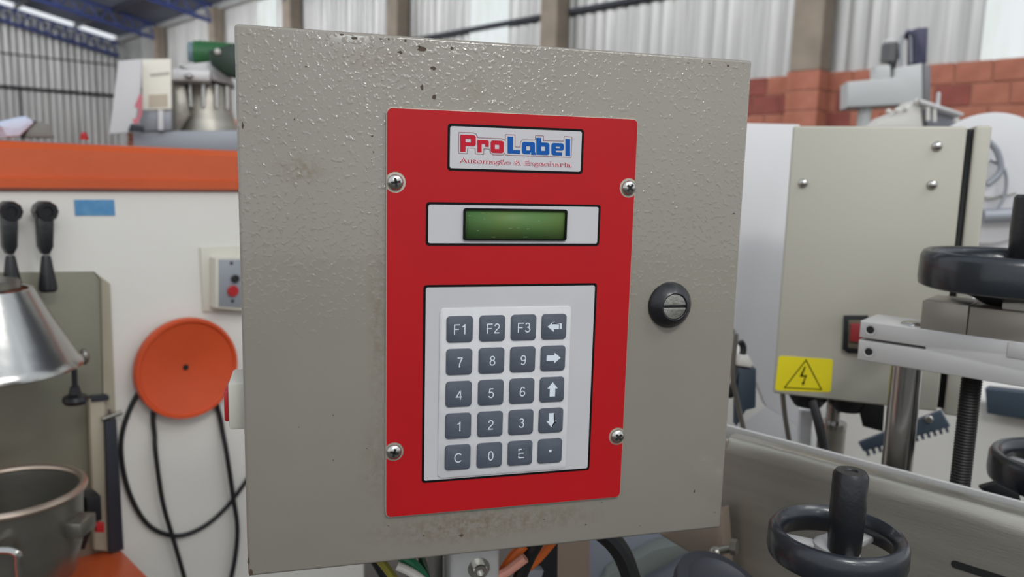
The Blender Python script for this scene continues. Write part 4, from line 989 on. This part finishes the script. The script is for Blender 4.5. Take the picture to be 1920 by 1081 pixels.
def handwheel(c, lab, rad=.05, grip=None, gh=.062, gr=.0118, hubdown=.03, spoke_a=0, face=M_alu, w=.0085, h=.022):
    t = thing('handwheel', lab, 'handwheel', c, 0)
    P = [(rad-w*1.35, 0), (rad-w*.4, -h*.55), (rad-.001, -h*.5), (rad, -h*.3), (rad-.0005, h*.30), (rad-.003, h*.46), (rad-.006, h*.5), (rad-w, h*.42), (rad-w*1.35, h*.2)]
    bm = bmn(); lathe(bm, P, (0, 0, 0), (0, 0, 1), 64, closed=True); obj('rim', bm, M_wheel, t, ang=50)
    for k in range(3):
        a = R(spoke_a+120*k); bm = bmn(); box(bm, .012, rad-w, -.006, .006, -.008, -.003, .001)
        bmesh.ops.rotate(bm, verts=bm.verts, cent=(0, 0, 0), matrix=Matrix.Rotation(a, 3, 'Z')); obj('spoke', bm, face, t)
    bm = bmn(); lathe(bm, [(0, .003), (.010, .003), (.016, -.001), (.017, -.008), (.012, -hubdown), (0, -hubdown)], (0, 0, 0), (0, 0, 1), 32); obj('hub', bm, face if face is not M_wheel else M_wheel, t)
    if grip is not None:
        g = grip; bm = bmn()
        lathe(bm, [(0, 0), (gr*.85, 0), (gr*.95, .003), (gr*1.02, gh*.5), (gr, gh-.003), (gr*.85, gh), (gr*.4, gh), (gr*.35, gh-.001), (0, gh-.001)], (g[0], g[1], -.002), (0, 0, 1), 32); obj('grip', bm, M_black, t)
    t['group'] = 'black handwheels of the labelling machine'
    return t
# lower wheel: rim 0.1 m across
hc1 = at(1569, 1017, .545)
g1 = atz(1582, 1035, hc1.z-.002)-hc1
handwheel(hc1, 'black handwheel with an upright grip, in front of the stainless side plate', .0495, (g1.x, g1.y), .0625, .0122, spoke_a=35)
hc2 = at(1893, 507, .735)
handwheel(hc2, 'black handwheel on top of the steel blocks of the clamp arm', .0775, (.042, .038), .074, .0185, .022, face=M_wheel, w=.012, h=.034)
t = thing('wheel_boss', 'black boss between the upper handwheel and the steel blocks', 'boss', (hc2.x, hc2.y, arm.location.z+h1_), 0)
bh = hc2.z-.0225-(arm.location.z+h1_)
bm = bmn(); lathe(bm, [(0, 0), (.019, 0), (.028, bh*.5), (.042, bh), (0, bh)], (0, 0, .0003), (0, 0, 1), 32); obj('boss', bm, M_black, t)
hc3 = at(2010, 886, .78)
handwheel(hc3, 'black handwheel at the right edge beyond the stainless rail', .0765, (-.036, -.014), .084, .0175, w=.012, h=.030)
t = thing('wheel_spindle', 'dark spindle arm beside the handwheel at the right edge', 'spindle', at(1850, 925, .76), R(-30))
bm = bmn(); pprism(bm, t, [(1835, 914), (1868, 905), (1910, 925), (1920, 960), (1880, 950)], 0, .01, .001); obj('plate', bm, M_black, t)

# conveyor side plate
YC = R(-43.4)
cv = thing('conveyor', 'brushed stainless conveyor side plate with a rolled top edge at the lower right', 'conveyor', (at(1364, 798, .80).x, .80, 0), YC)
ztop = lp(cv, 1364, 800, 0).z-.009
bm = bmn(); r_ = .012
pr = [(.0, .35), (.0, ztop-.020)]+[(r_-r_*math.cos(R(a)), ztop-.020+r_*1.5*math.sin(R(a))) for a in (15, 30, 45, 60, 75, 90)]+[(.020, ztop-.002), (.020, ztop-.010), (.018, ztop-.010), (.003, ztop-.022), (.003, .35)]
L0, L1 = 0, .62
def sweep(bm, pr, xa, xb):
    a = [bm.verts.new((xa, y, z)) for y, z in pr]; b = [bm.verts.new((xb, y, z)) for y, z in pr]
    fs = [bm.faces.new(a), bm.faces.new(b[::-1])]+[bm.faces.new((a[i], a[(i+1) % len(pr)], b[(i+1) % len(pr)], b[i])) for i in range(len(pr))]
    bmesh.ops.recalc_face_normals(bm, faces=fs); return bm
sweep(bm, pr, L0, L1); sp_ = obj('side_plate', bm, M_brushed, cv, ang=50)
bm = bmn(); sweep(bm, [(.0265, ztop-.03), (.031, ztop-.03), (.031, ztop+.001), (.0285, ztop+.002), (.0265, ztop+.001)], L0-.02, L1); obj('belt_guide', bm, M_alu, cv)
bm = bmn(); sweep(bm, [(.032, ztop-.09), (.045, ztop-.09), (.045, ztop-.07), (.032, ztop-.07)], L0-.02, L1); obj('belt', bm, M_darksteel, cv)
# rounded left end
bm = bmn()
for k in range(8):
    a0_ = R(90*k/8); a1_ = R(90*(k+1)/8); rr = .028
    p = [(-rr*math.sin(a0_), rr-rr*math.cos(a0_)), (-rr*math.sin(a1_), rr-rr*math.cos(a1_))]
    v = [bm.verts.new((p[0][0], p[0][1], .35)), bm.verts.new((p[1][0], p[1][1], .35)), bm.verts.new((p[1][0], p[1][1], ztop-.004)), bm.verts.new((p[0][0], p[0][1], ztop-.004))]
    bm.faces.new(v[::-1])
bmesh.ops.remove_doubles(bm, verts=bm.verts, dist=1e-5)
bmesh.ops.solidify(bm, geom=list(bm.faces), thickness=.002)
obj('rounded_end', bm, M_brushed, cv, ang=50)
# slot in the plate
a = lp(cv, 1783, 1055, -.0004); b = lp(cv, 1900, 1100, -.0004); hh = .0035
bm = bmn(); prism(bm, rrect(a.x, a.x+.08, a.z-hh, a.z+hh, hh*.95), -.0006, 0); obj('slot', bm, M_dark, cv)
# cross brace with nut, lower left of the plate
t = thing('brace', 'tan cast foot with a bolt at the lower left end of the conveyor', 'brace', at(1330, 1040, .76), R(-30))
bm = bmn(); pprism(bm, t, [(1230, 1000), (1352, 965), (1358, 1040), (1362, 1120), (1350, 1200), (1330, 1060)], 0, .03, .004); obj('foot_casting', bm, mat('tan_casting', (120, 106, 94), .55, var=.2, vscale=12), t)
a = lp(t, 1342, 1033, -.02); b = lp(t, 1378, 1026, -.02)
bm = bmn(); rod(bm, a, b, .0042); lathe(bm, [(0, 0), (.008, 0), (.008, .006), (0, .006)], b-Vector((.004, 0, 0)), (1, 0, .1), 6); sphere(bm, a, .007, (1, 1, .8)); obj('bolt', bm, M_darkstain, t)
# bits seen under the box, to the right
t = thing('blue_grey_panel', 'pale blue-grey panel under the right half of the control box', 'panel', at(1180, 1040, 1.1), R(0))
bm = bmn(); pprism(bm, t, [(1105, 940), (1250, 940), (1300, 1000), (1350, 1300), (1105, 1300)], 0, .03, .003); obj('plate', bm, mat('blue_grey_paint', (122, 126, 136), .5), t)
bm = bmn(); pprism(bm, t, [(1140, 1078), (1225, 1030), (1280, 1018), (1300, 1030), (1210, 1078), (1180, 1120), (1120, 1120)], -.03, -.002, .002); obj('fold', bm, mat('green_grey_paint', (112, 118, 114), .5), t)
t = thing('tan_panel', 'brown-tan panel between the upright bracket and the blue-grey panel', 'panel', at(1075, 1040, 1.0), 0)
bm = bmn(); pprism(bm, t, [(1030, 940), (1106, 940), (1106, 1300), (1030, 1300)], 0, .03, .003); obj('plate', bm, mat('tan_brown_paint', (118, 102, 88), .6), t)
t = thing('black_pulley', 'dark round pulley under the lower right corner of the control box', 'pulley', at(1355, 1110, .66), R(10))
bm = bmn(); c = lp(t, 1340, 1135, 0); lathe(bm, [(0, -.02), (.046, -.02), (.046, -.012), (.040, -.008), (.040, .008), (.046, .012), (.046, .02), (.036, .022), (.030, .018), (0, .018)], (c.x, 0, c.z), (.25, -.35, .9), 48); obj('pulley', bm, M_darksteel, t)
